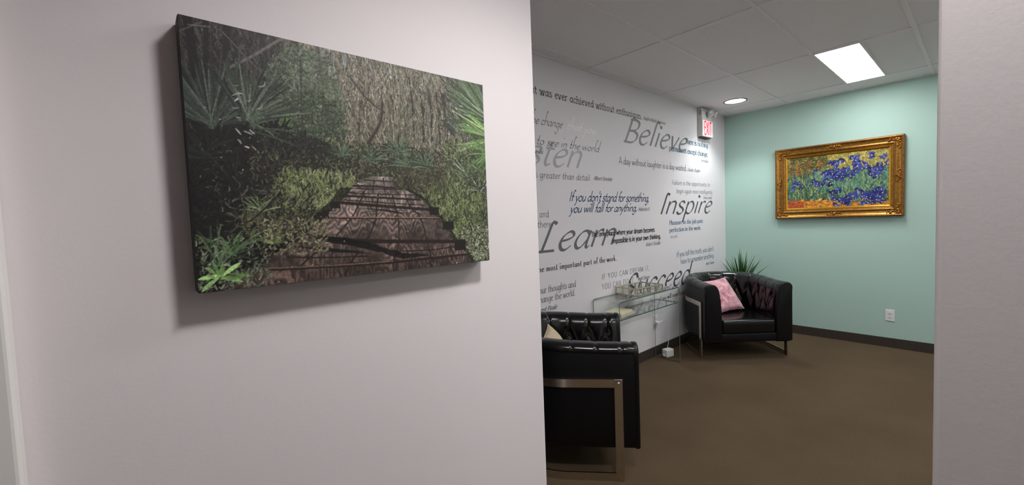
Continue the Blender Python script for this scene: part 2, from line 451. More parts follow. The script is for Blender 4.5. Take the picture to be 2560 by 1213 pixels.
# ------------------------------------------------------------------ lettering: pen-stroke glyphs drawn with a broad nib
def _bowl(): return ('s', [(.40, .40), (.31, .49), (.18, .47), (.08, .33), (.06, .15), (.15, .01), (.27, .04), (.40, .25)])
def _arch(x0, x1): return ('s', [(x0, .30), (x0 + .08, .45), (x1 - .11, .495), (x1 - .02, .44), (x1, .34), (x1, .16), (x1, 0)])
GL = {
    'a': (.50, [_bowl(), ('s', [(.42, .5), (.405, .25), (.41, .06), (.46, 0), (.52, .05)])]),
    'b': (.48, [('l', [(.09, .78), (.09, .02)]), ('s', [(.09, .32), (.19, .47), (.32, .48), (.42, .34), (.41, .14), (.31, .01), (.18, .01), (.09, .09)])]),
    'c': (.40, [('s', [(.38, .40), (.30, .49), (.18, .48), (.07, .34), (.06, .16), (.15, .02), (.27, .01), (.38, .10)])]),
    'd': (.50, [_bowl(), ('s', [(.42, .78), (.42, .4), (.41, .06), (.46, 0), (.52, .05)])]),
    'e': (.43, [('s', [(.07, .25), (.25, .285), (.37, .36), (.34, .47), (.23, .5), (.10, .39), (.06, .20), (.14, .03), (.27, 0), (.39, .10)])]),
    'f': (.30, [('s', [(.37, .72), (.29, .78), (.20, .70), (.17, .5), (.165, .2), (.16, 0)]), ('l', [(.04, .48), (.32, .48)])]),
    'g': (.49, [_bowl(), ('s', [(.42, .5), (.41, .1), (.40, -.12), (.30, -.25), (.15, -.24), (.07, -.16)])]),
    'h': (.50, [('l', [(.09, .78), (.09, 0)]), _arch(.09, .41)]),
    'i': (.20, [('l', [(.10, .5), (.10, 0)]), ('.', [(.10, .68)])]),
    'j': (.22, [('s', [(.13, .5), (.13, .1), (.12, -.12), (.05, -.24), (-.05, -.22)]), ('.', [(.13, .68)])]),
    'k': (.44, [('l', [(.09, .78), (.09, 0)]), ('l', [(.38, .5), (.10, .22)]), ('l', [(.20, .31), (.42, 0)])]),
    'l': (.20, [('l', [(.10, .78), (.10, 0)])]),
    'm': (.72, [('l', [(.09, .5), (.09, 0)]), _arch(.09, .36), _arch(.36, .63)]),
    'n': (.50, [('l', [(.09, .5), (.09, 0)]), _arch(.09, .41)]),
    'o': (.49, [('a', (.245, .25, .19, .245, 90, 450))]),
    'p': (.48, [('l', [(.09, .5), (.09, -.26)]), ('s', [(.09, .32), (.19, .47), (.32, .48), (.42, .34), (.41, .14), (.31, .01), (.18, .01), (.09, .09)])]),
    'q': (.49, [_bowl(), ('l', [(.42, .5), (.42, -.26)])]),
    'r': (.33, [('l', [(.09, .5), (.09, 0)]), ('s', [(.09, .30), (.16, .44), (.26, .50), (.34, .46)])]),
    's': (.37, [('s', [(.31, .42), (.24, .5), (.12, .48), (.07, .38), (.14, .29), (.27, .22), (.33, .11), (.25, .01), (.12, .0), (.05, .09)])]),
    't': (.31, [('s', [(.15, .66), (.14, .4), (.14, .12), (.20, .01), (.31, .06)]), ('l', [(.03, .49), (.29, .49)])]),
    'u': (.50, [('s', [(.09, .5), (.085, .3), (.09, .12), (.16, .01), (.27, .04), (.40, .22)]), ('l', [(.41, .5), (.41, 0)])]),
    'v': (.42, [('l', [(.04, .5), (.20, 0)]), ('l', [(.20, 0), (.38, .5)])]),
    'w': (.64, [('l', [(.03, .5), (.17, 0)]), ('l', [(.17, 0), (.32, .48)]), ('l', [(.32, .48), (.46, 0)]), ('l', [(.46, 0), (.61, .5)])]),
    'x': (.42, [('l', [(.04, .5), (.38, 0)]), ('l', [(.37, .5), (.05, 0)])]),
    'y': (.42, [('l', [(.05, .5), (.21, .02)]), ('s', [(.39, .5), (.24, .06), (.14, -.20), (.03, -.25)])]),
    'z': (.40, [('l', [(.05, .49), (.35, .49)]), ('l', [(.35, .49), (.05, 0)]), ('l', [(.05, .01), (.36, .01)])]),
    'A': (.56, [('l', [(.02, 0), (.28, .72)]), ('l', [(.28, .72), (.54, 0)]), ('l', [(.12, .26), (.44, .26)])]),
    'B': (.52, [('l', [(.11, .72), (.11, 0)]), ('s', [(.05, .70), (.24, .72), (.39, .66), (.41, .53), (.31, .42), (.11, .38)]),
                ('s', [(.11, .38), (.31, .38), (.46, .28), (.45, .11), (.32, .01), (.05, .01)])]),
    'C': (.54, [('s', [(.50, .60), (.40, .70), (.26, .71), (.12, .58), (.07, .36), (.12, .13), (.26, .01), (.40, .02), (.51, .13)])]),
    'D': (.60, [('l', [(.11, .72), (.11, 0)]), ('s', [(.05, .71), (.28, .71), (.46, .62), (.54, .42), (.50, .18), (.34, .02), (.05, .01)])]),
    'E': (.46, [('l', [(.10, .72), (.10, 0)]), ('l', [(.10, .71), (.41, .71)]), ('l', [(.10, .38), (.36, .38)]), ('l', [(.10, .01), (.42, .01)])]),
    'F': (.44, [('l', [(.10, .72), (.10, 0)]), ('l', [(.10, .71), (.41, .71)]), ('l', [(.10, .38), (.35, .38)])]),
    'G': (.58, [('s', [(.50, .60), (.40, .70), (.26, .71), (.12, .58), (.07, .36), (.12, .13), (.26, .01), (.40, .02), (.50, .1)]), ('l', [(.50, .32), (.50, .03)]), ('l', [(.33, .32), (.52, .32)])]),
    'H': (.60, [('l', [(.10, .72), (.10, 0)]), ('l', [(.50, .72), (.50, 0)]), ('l', [(.10, .38), (.50, .38)])]),
    'I': (.24, [('l', [(.12, .72), (.12, 0)])]),
    'L': (.46, [('l', [(.13, .72), (.11, 0)]), ('l', [(.04, .01), (.44, .01)])]),
    'M': (.72, [('l', [(.08, 0), (.12, .72)]), ('l', [(.12, .72), (.36, .06)]), ('l', [(.36, .06), (.60, .72)]), ('l', [(.60, .72), (.64, 0)])]),
    'N': (.60, [('l', [(.10, 0), (.10, .72)]), ('l', [(.10, .72), (.50, 0)]), ('l', [(.50, 0), (.50, .72)])]),
    'O': (.64, [('a', (.32, .36, .25, .355, 90, 450))]),
    'P': (.48, [('l', [(.11, .72), (.11, 0)]), ('s', [(.05, .71), (.25, .72), (.42, .64), (.43, .46), (.30, .35), (.11, .34)])]),
    'R': (.54, [('l', [(.11, .72), (.11, 0)]), ('s', [(.05, .71), (.25, .72), (.42, .65), (.42, .48), (.30, .38), (.11, .36)]), ('l', [(.27, .37), (.52, 0)])]),
    'S': (.46, [('s', [(.40, .60), (.32, .71), (.17, .70), (.08, .56), (.16, .43), (.32, .32), (.41, .18), (.32, .02), (.16, .0), (.05, .12)])]),
    'T': (.48, [('l', [(.24, .72), (.24, 0)]), ('l', [(.02, .71), (.46, .71)])]),
    'U': (.60, [('s', [(.10, .72), (.10, .4), (.11, .16), (.20, .01), (.38, .01), (.49, .16), (.50, .4), (.50, .72)])]),
    'V': (.54, [('l', [(.03, .72), (.27, 0)]), ('l', [(.27, 0), (.51, .72)])]),
    'W': (.80, [('l', [(.03, .72), (.21, 0)]), ('l', [(.21, 0), (.40, .66)]), ('l', [(.40, .66), (.59, 0)]), ('l', [(.59, 0), (.77, .72)])]),
    'X': (.54, [('l', [(.04, .72), (.50, 0)]), ('l', [(.50, .72), (.04, 0)])]),
    'Y': (.52, [('l', [(.03, .72), (.26, .36)]), ('l', [(.49, .72), (.26, .36)]), ('l', [(.26, .36), (.26, 0)])]),
    '.': (.20, [('.', [(.09, .03)])]),
    ',': (.20, [('.', [(.09, .03)]), ('s', [(.11, .04), (.11, -.04), (.05, -.12)])]),
    "'": (.14, [('l', [(.08, .78), (.06, .62)])]),
    ' ': (.26, []),
}
# thick, thin: stroke widths / ascender height; nib angle; slant; serif length; xh: x-height / ascender; desc: descender stretch; track
STYLES = dict(
    chancery=dict(thick=.125, thin=.034, nib=35, slant=.42, serif=0, xh=.60, desc=1.25, track=.02, swash=1),
    italic=dict(thick=.12, thin=.05, nib=20, slant=.40, serif=.05, xh=.60, desc=1, track=.0),
    typewriter=dict(thick=.10, thin=.10, nib=0, slant=0, serif=.11, xh=.62, desc=1, track=.06),
    script=dict(thick=.07, thin=.018, nib=30, slant=.55, serif=0, xh=.34, desc=1.6, track=.0, swash=1),
    hand=dict(thick=.07, thin=.055, nib=20, slant=.12, serif=0, xh=.60, desc=1.1, track=.05),
    condensed=dict(thick=.15, thin=.04, nib=0, slant=0, serif=.05, xh=.66, desc=.8, track=-.01),
    nouveau=dict(thick=.085, thin=.05, nib=30, slant=.06, serif=0, xh=.50, desc=.9, track=.0),
    brush=dict(thick=.14, thin=.06, nib=40, slant=.46, serif=0, xh=.48, desc=1.1, track=-.02),
    sans=dict(thick=.065, thin=.06, nib=0, slant=0, serif=0, xh=.58, desc=1, track=.03),
    black=dict(thick=.17, thin=.13, nib=0, slant=0, serif=0, xh=.66, desc=.8, track=.0),
    boldserif=dict(thick=.18, thin=.06, nib=0, slant=0, serif=.06, xh=.64, desc=.9, track=.02),
    didone=dict(thick=.17, thin=.035, nib=0, slant=0, serif=.06, xh=.50, desc=.9, track=.12),
    gothic=dict(thick=.13, thin=.045, nib=40, slant=.05, serif=0, xh=.60, desc=.9, track=.0),
    caps=dict(thick=.075, thin=.05, nib=20, slant=.04, serif=0, xh=.66, desc=1, track=.10),
    serif=dict(thick=.10, thin=.045, nib=10, slant=0, serif=.06, xh=.58, desc=1, track=.02),
    sign=dict(thick=.155, thin=.125, nib=0, slant=0, serif=0, xh=.66, desc=1, track=.06),
)

def letter_mesh(text, style, width, height, seed=0):
    """flat ribbons in (x, z): baseline z=0, the ascender reaches `height`, the whole line is `width` long"""
    s = STYLES[style]
    def vy(y):
        if y < 0: return y / .28 * .42 * s['desc'] * height * .85
        if y <= .5: return y / .5 * s['xh'] * height
        return (s['xh'] + (y - .5) / .28 * (1 - s['xh'])) * height
    adv = [GL[c][0] + s['track'] for c in text]
    k0 = width / max(sum(adv), 1e-6)
    k = height / .78                       # drawn in natural proportion, then widened to the line's length
    ratio = k0 / k
    verts, faces, layer = [], [], [0]
    nib = math.radians(s['nib'])
    th, tn = s['thick'] * height, s['thin'] * height
    def ribbon(P, wide=None):
        P = np.asarray(P)
        T = np.gradient(P, axis=0)
        T /= np.maximum(np.linalg.norm(T, axis=1)[:, None], 1e-9)
        ang = np.arctan2(T[:, 1], T[:, 0])
        w = tn + (th - tn) * np.abs(np.sin(ang - nib)) if wide is None else np.full(len(P), wide)
        Nn = np.stack([-T[:, 1], T[:, 0]], 1) * (w / 2)[:, None]
        b0 = len(verts); layer[0] += 1
        e = (layer[0] % 12) * 3e-5
        for i in range(len(P)):
            verts.append((P[i, 0] + Nn[i, 0], P[i, 1] + Nn[i, 1], e + i * 6e-7)); verts.append((P[i, 0] - Nn[i, 0], P[i, 1] - Nn[i, 1], e + i * 6e-7))
        for i in range(len(P) - 1):
            a = b0 + 2 * i
            faces.append((a, a + 1, a + 3, a + 2))
    def disc(c, r):
        b0 = len(verts); layer[0] += 1
        for q in range(10):
            verts.append((c[0] + r * math.cos(2 * PI * q / 10), c[1] + r * math.sin(2 * PI * q / 10), (layer[0] % 12) * 3e-5))
        faces.append(tuple(range(b0, b0 + 10)))
    x = 0.0
    n_curve = 7 if height > .1 else 4
    for ch, ad in zip(text, adv):
        for kind, pts in GL[ch][1]:
            if kind == 'a':
                cx, cy, rx, ry, a0, a1 = pts
                A = np.radians(np.linspace(a0, a1, 24))
                P = np.stack([cx + rx * np.cos(A), cy + ry * np.sin(A)], 1)
            elif kind == 's':
                P = crom(pts, n_curve)
            else:
                P = np.array(pts, float)
            Q = np.array([(x + px * k, vy(py)) for px, py in P])
            Q[:, 0] += s['slant'] * Q[:, 1]
            if kind == '.':
                disc(Q[0], max(th * .62, tn * .8)); continue
            if kind == 'l' and s.get('swash') and abs(P[0][0] - P[-1][0]) < .05 and P[0][1] > .6:
                # calligraphic ascender: a curved entry at the top
                h0 = Q[0].copy()
                Q = np.vstack([[h0[0] + .16 * height, h0[1] - .02 * height], [h0[0] + .08 * height, h0[1] + .035 * height], h0, Q[-1] + (h0 - Q[-1]) * .5, Q[-1]])
                Q = crom(Q, 5)
            ribbon(Q)
            if s['serif'] and kind in 'ls':
                for e, nb in ((0, 1), (-1, -2)):
                    dv = Q[e] - Q[nb]
                    if abs(dv[1]) > 2.2 * abs(dv[0]) and (P[e][1] < .03 or P[e][1] > .45):
                        c = Q[e]; L = s['serif'] * height + th * .3
                        lo = L if (P[e][1] > .45 and ch.islower()) else L
                        ro = L * (.35 if (P[e][1] > .45 and ch.islower()) else 1)
                        ribbon(np.array([(c[0] - lo, c[1]), (c[0] + ro, c[1])]), max(tn, .035 * height))
        x += ad * k
    return [(a * ratio, b, e) for a, b, e in verts], faces

BIG = {'Believe', 'Learn', 'Inspire', 'Listen', 'Succeed'}
def big_word(text, style, x0, x1, z, h, mat, label):
    s = STYLES[style]
    root = empty('wall_lettering', (x0, Y_TEXT - .0006, z))
    tag(root, label, 'wall decal', 'vinyl sayings on the white wall')
    adv = [GL[c][0] + s['track'] for c in text]; k = (x1 - x0) / sum(adv); x = 0
    for c, a in zip(text, adv):
        v, f = letter_mesh(c, style, a * k, h)
        mesh_obj('letter', [(x + p, -e - .00002 * len(root.children), q) for p, q, e in v], [tuple(q[::-1]) for q in f], mat, root)
        x += a * k
    return root

def wall_text(text, style, x0, x1, z, h, mat, name='wall_lettering', parent=None, lift=.0014):
    v, f = letter_mesh(text, style, x1 - x0, h)
    V = [(x0 + a, Y_TEXT - lift - e, z + b) for a, b, e in v]
    o = mesh_obj(name, V, [tuple(q[::-1]) for q in f], mat, parent)
    o['kind'] = 'stuff'     # letters too small to pick apart singly
    return o

WALL_TEXT = [
    ([('great was ever achieved without enthusiasm.', 'typewriter', 2.113, 3.76, 2.392, 0.057, 'v_black'),
      ('Ralph Waldo Emerson', 'italic', 3.784, 4.207, 2.394, 0.035, 'v_mid', 1)],
     'black typewriter-style line about enthusiasm, highest on the white wall'),
    ([('the change', 'script', 2.202, 2.575, 2.168, 0.103, 'v_black'),
      ('that you', 'script', 2.623, 3.01, 2.169, 0.096, 'v_silver'),
      ('to see in the world', 'script', 2.272, 3.047, 2.016, 0.096, 'v_black'),
      ('Gandhi', 'italic', 2.22, 2.342, 1.947, 0.033, 'v_black', 1)],
     'thin slanted black and silver script about change in the world'),
    ([('Listen', 'chancery', 1.892, 2.788, 1.862, 0.228, 'v_light')],
     'large pale grey word ending in ten behind the thin script'),
    ([('is greater than detail.', 'hand', 2.229, 2.931, 1.763, 0.054, 'v_dark'),
      ('Albert Einstein', 'italic', 2.963, 3.233, 1.773, 0.033, 'v_dark', 1)],
     'thin handwritten line about detail under the pale grey word'),
    ([('Believe', 'chancery', 3.413, 4.653, 2.147, 0.244, 'v_grey')],
     'large grey calligraphic word Believe'),
    ([('There is nothing', 'condensed', 4.647, 5.225, 2.239, 0.062, 'v_teal'),
      ('permanent except change.', 'condensed', 4.283, 5.222, 2.132, 0.059, 'v_teal'),
      ('Heraclitus', 'italic', 5.028, 5.22, 2.064, 0.033, 'v_mid', 1)],
     'slate blue condensed saying about change below the exit sign'),
    ([('A day without laughter is a day wasted.', 'nouveau', 3.347, 4.665, 1.935, 0.073, 'v_dark'),
      ('Charlie Chaplin', 'italic', 4.684, 4.998, 1.936, 0.036, 'v_mid', 1)],
     'charcoal line about laughter below the word Believe'),
    ([('Failure is the opportunity to', 'hand', 4.327, 5.266, 1.773, 0.052, 'v_dark'),
      ('begin again more intelligently.', 'hand', 4.424, 5.347, 1.683, 0.052, 'v_dark'),
      ('Henry Ford', 'italic', 5.079, 5.3, 1.623, 0.033, 'v_dark', 1)],
     'small handwritten saying about failure above the word Inspire'),
    ([("If you don't stand for something,", 'brush', 2.63, 3.849, 1.587, 0.091, 'v_navy'),
      ('you will fall for anything.', 'brush', 2.636, 3.623, 1.494, 0.085, 'v_navy'),
      ('Malcolm X', 'italic', 3.656, 3.859, 1.498, 0.035, 'v_mid', 1)],
     'navy blue brush lettering about standing for something'),
    ([('and', 'sans', 2.284, 2.39, 1.464, 0.055, 'v_dark'),
      ('there.', 'sans', 2.26, 2.43, 1.386, 0.054, 'v_dark')],
     'plain thin charcoal words and there above the word Learn'),
    ([('Learn', 'chancery', 2.244, 3.246, 1.197, 0.236, 'v_mid')],
     'large grey calligraphic word Learn'),
    ([('The only place where your dream becomes', 'black', 2.91, 3.952, 1.281, 0.046, 'v_black'),
      ('impossible is in your own thinking.', 'black', 3.212, 4.069, 1.206, 0.049, 'v_black'),
      ('Robert Schuller', 'italic', 3.775, 4.063, 1.144, 0.036, 'v_mid', 1)],
     'heavy black two-line saying about dreams crossing the word Learn'),
    ([('Inspire', 'chancery', 4.033, 5.272, 1.456, 0.227, 'v_dark')],
     'large dark grey calligraphic word Inspire'),
    ([('Pleasure in the job puts', 'boldserif', 4.257, 5.059, 1.34, 0.047, 'v_blue'),
      ('perfection in the work.', 'boldserif', 4.254, 5.006, 1.261, 0.047, 'v_blue'),
      ('Aristotle', 'italic', 4.262, 4.423, 1.196, 0.03, 'v_light', 1)],
     'small bold dusty blue saying under the word Inspire'),
    ([('the most important part of the work.', 'didone', 2.23, 3.277, 1.046, 0.052, 'v_black')],
     'widely spaced bold black line about the important part of work'),
    ([("If you tell the truth, you don't", 'gothic', 4.401, 5.344, 0.981, 0.062, 'v_blue'),
      ('have to remember anything.', 'gothic', 4.49, 5.36, 0.896, 0.062, 'v_blue'),
      ('Mark Twain', 'italic', 5.12, 5.347, 0.823, 0.034, 'v_mid', 1)],
     'dusty blue gothic saying about truth above the far armchair'),
    ([('IF YOU CAN DREAM IT,', 'caps', 3.041, 3.844, 0.897, 0.05, 'v_dark'),
      ('YOU CAN DO IT.', 'caps', 3.037, 3.574, 0.806, 0.053, 'v_dark'),
      ('Walt Disney', 'italic', 3.616, 3.83, 0.817, 0.035, 'v_mid', 1)],
     'thin charcoal capitals about dreaming above the glass table'),
    ([('Succeed', 'chancery', 3.358, 4.678, 0.667, 0.24, 'v_dark')],
     'large dark calligraphic word Succeed behind the glass table tray'),
    ([('Choose a job you love and you will never have', 'didone', 3.389, 4.568, 0.553, 0.051, 'v_black'),
      ('Confucius', 'italic', 3.391, 3.58, 0.474, 0.042, 'v_black', 1)],
     'bold condensed black saying about work seen through the glass table'),
    ([('your thoughts and', 'serif', 2.224, 2.687, 0.881, 0.055, 'v_mid'),
      ('change the world.', 'serif', 2.228, 2.675, 0.81, 0.055, 'v_mid'),
      ('Vincent Peale', 'italic', 2.164, 2.446, 0.738, 0.037, 'v_black', 1)],
     'grey serif saying about thoughts above the near armchair'),
]
for k, (lines, label) in enumerate(WALL_TEXT):
    if lines[0][0] in BIG:
        big_word(*lines[0][:6], M[lines[0][6]], label); continue
    if len(lines) == 1:
        o = wall_text(*lines[0][:6], M[lines[0][6]])
        tag(o, label, 'wall decal', 'vinyl sayings on the white wall')
        continue
    root = empty('wall_lettering', (0, 0, 0))
    tag(root, label, 'wall decal', 'vinyl sayings on the white wall')
    for q, ln in enumerate(lines):
        wall_text(*ln[:6], M[ln[6]], 'attribution' if ln[7:] else 'text_line', root, .0016 if ln[7:] else .0012 + .0004 * (k % 2))
    # put the empty at the wall behind its own lettering
    cx, cz = lines[0][2], lines[0][4]
    root.location = (cx, Y_TEXT - .001, cz)
    for c in root.children:
        c.location = (-cx, -(Y_TEXT - .001), -cz)

# ------------------------------------------------------------------ flat prints: colours laid down stroke by stroke
class Print:
    def __init__(self, w, h, seed):
        self.w, self.h = w, h
        self.img = np.zeros((h, w, 3))
        self.rng = np.random.default_rng(seed)
        v, u = np.mgrid[0:h, 0:w]
        self.U, self.V = u / (w - 1), v / (h - 1)
    def noise(self, fx, fy):
        g = self.rng.random((fy + 2, fx + 2))
        x, y = self.U * fx, self.V * fy
        i, j = x.astype(int), y.astype(int)
        a, b = x - i, y - j
        a, b = a * a * (3 - 2 * a), b * b * (3 - 2 * b)
        return (g[j, i] * (1 - a) + g[j, i + 1] * a) * (1 - b) + (g[j + 1, i] * (1 - a) + g[j + 1, i + 1] * a) * b
    def strokes(self, P0, P1, P2, wid, cols, taper='leaf', alpha=1.0):
        """quadratic strokes in uv (v counted in widths of the print height), wid in grid cells"""
        S = np.array([self.w, self.h], float)
        P0, P1, P2 = (np.asarray(p, float) * S for p in (P0, P1, P2))
        wid = np.broadcast_to(np.asarray(wid, float), (len(P0),))
        L = np.linalg.norm(P1 - P0, axis=1) + np.linalg.norm(P2 - P1, axis=1)
        M_ = int(max(4, L.max() * 1.5)); K = int(max(1, math.ceil(wid.max() * 1.6)))
        t = np.linspace(0, 1, M_)[None, :, None]
        p = (1 - t) ** 2 * P0[:, None] + 2 * t * (1 - t) * P1[:, None] + t ** 2 * P2[:, None]
        d = 2 * (1 - t) * (P1 - P0)[:, None] + 2 * t * (P2 - P1)[:, None]
        d /= np.maximum(np.linalg.norm(d, axis=2, keepdims=True), 1e-6)
        nrm = np.stack([-d[..., 1], d[..., 0]], -1)
        tt = t[..., 0]
        tp = {'leaf': np.sin(PI * np.clip(tt, .02, .98)) ** .7, 'blade': (1 - tt) ** .8, 'flat': np.ones_like(tt)}[taper]
        for k in np.linspace(-.5, .5, K) if K > 1 else [0.0]:
            q = p + nrm * (k * wid[:, None] * tp)[..., None]
            xi, yi = np.rint(q[..., 0]).astype(int), np.rint(q[..., 1]).astype(int)
            ok = (xi >= 0) & (xi < self.w) & (yi >= 0) & (yi < self.h)
            c = np.broadcast_to(cols[:, None, :], q.shape[:2] + (3,))
            if alpha >= 1: self.img[yi[ok], xi[ok]] = c[ok]
            else: self.img[yi[ok], xi[ok]] = self.img[yi[ok], xi[ok]] * (1 - alpha) + c[ok] * alpha
    def scatter(self, n, box4, ang, spread, length, wid, palette, curve=.1, taper='leaf', jit=.12, shape=None):
        r = self.rng
        u0, u1, v0, v1 = box4
        if shape == 'blob':
            a, q = r.random(n) * 2 * PI, np.sqrt(r.random(n))
            b = np.stack([(u0 + u1) / 2 + (u1 - u0) / 2 * q * np.cos(a), (v0 + v1) / 2 + (v1 - v0) / 2 * q * np.sin(a)], 1)
        else:
            b = np.stack([r.uniform(u0, u1, n), r.uniform(v0, v1, n)], 1)
        th = np.radians(ang + r.normal(0, spread, n))
        Ln = r.uniform(length[0], length[1], n)
        asp = self.w / self.h
        dv = np.stack([np.cos(th) * Ln, -np.sin(th) * Ln * asp], 1)
        pv = np.stack([-dv[:, 1], dv[:, 0]], 1) * r.normal(0, curve, n)[:, None]
        pal = np.array(palette, float) / 255
        c = pal[r.integers(0, len(pal), n)] * (1 + r.normal(0, jit, n))[:, None]
        self.strokes(b, b + dv * .5 + pv, b + dv, r.uniform(wid[0], wid[1], n), np.clip(c, 0, 1), taper)
    def fan(self, c, r0, r1, a0, a1, n, wid, palette, droop=.05, jit=.15):
        r = self.rng
        a = np.radians(np.linspace(a0, a1, n) + r.normal(0, 3, n))
        Ln = r.uniform(r0, r1, n); asp = self.w / self.h
        b = np.tile(np.array(c), (n, 1)) + r.normal(0, .006, (n, 2))
        d = np.stack([np.cos(a) * Ln, -np.sin(a) * Ln * asp], 1)
        pal = np.array(palette, float) / 255
        cc = np.clip(pal[r.integers(0, len(pal), n)] * (1 + r.normal(0, jit, n))[:, None], 0, 1)
        e = b + d; e[:, 1] += droop
        self.strokes(b, b + d * .6, e, r.uniform(wid[0], wid[1], n), cc, 'leaf')
    def line(self, pts, wid, col, alpha=1.0):
        P = crom(pts, 10) if len(pts) > 2 else np.array(pts, float)
        A, B = P[:-1], P[1:]
        self.strokes(A, (A + B) / 2, B, wid, np.tile(np.array(col, float) / 255, (len(A), 1)), 'flat', alpha)
    def fill(self, mask, col):
        self.img[mask] = np.array(col, float) / 255

def print_mesh(name, P, fn, mat, parent):
    """a finely divided sheet that carries the print as point colours; fn(u, v) gives the place"""
    h, w = P.h, P.w
    X = fn(P.U.ravel(), P.V.ravel()).astype(np.float32)
    idx = np.arange(h * w).reshape(h, w)
    q = np.stack([idx[1:, :-1], idx[1:, 1:], idx[:-1, 1:], idx[:-1, :-1]], -1).reshape(-1, 4)
    me = bpy.data.meshes.new(name)
    me.vertices.add(h * w); me.vertices.foreach_set('co', X.ravel())
    me.loops.add(q.size); me.loops.foreach_set('vertex_index', q.ravel().astype(np.int32))
    me.polygons.add(len(q)); me.polygons.foreach_set('loop_start', np.arange(0, q.size, 4, dtype=np.int32))
    me.update(calc_edges=True)
    at = me.color_attributes.new('print_colour', 'FLOAT_COLOR', 'POINT')
    s = np.clip(P.img, 0, 1).reshape(-1, 3)
    l = np.where(s <= .04045, s / 12.92, ((s + .055) / 1.055) ** 2.4)
    at.data.foreach_set('color', np.hstack([l, np.ones((len(l), 1))]).astype(np.float32).ravel())
    me.materials.append(mat)
    return link(bpy.data.objects.new(name, me), parent)

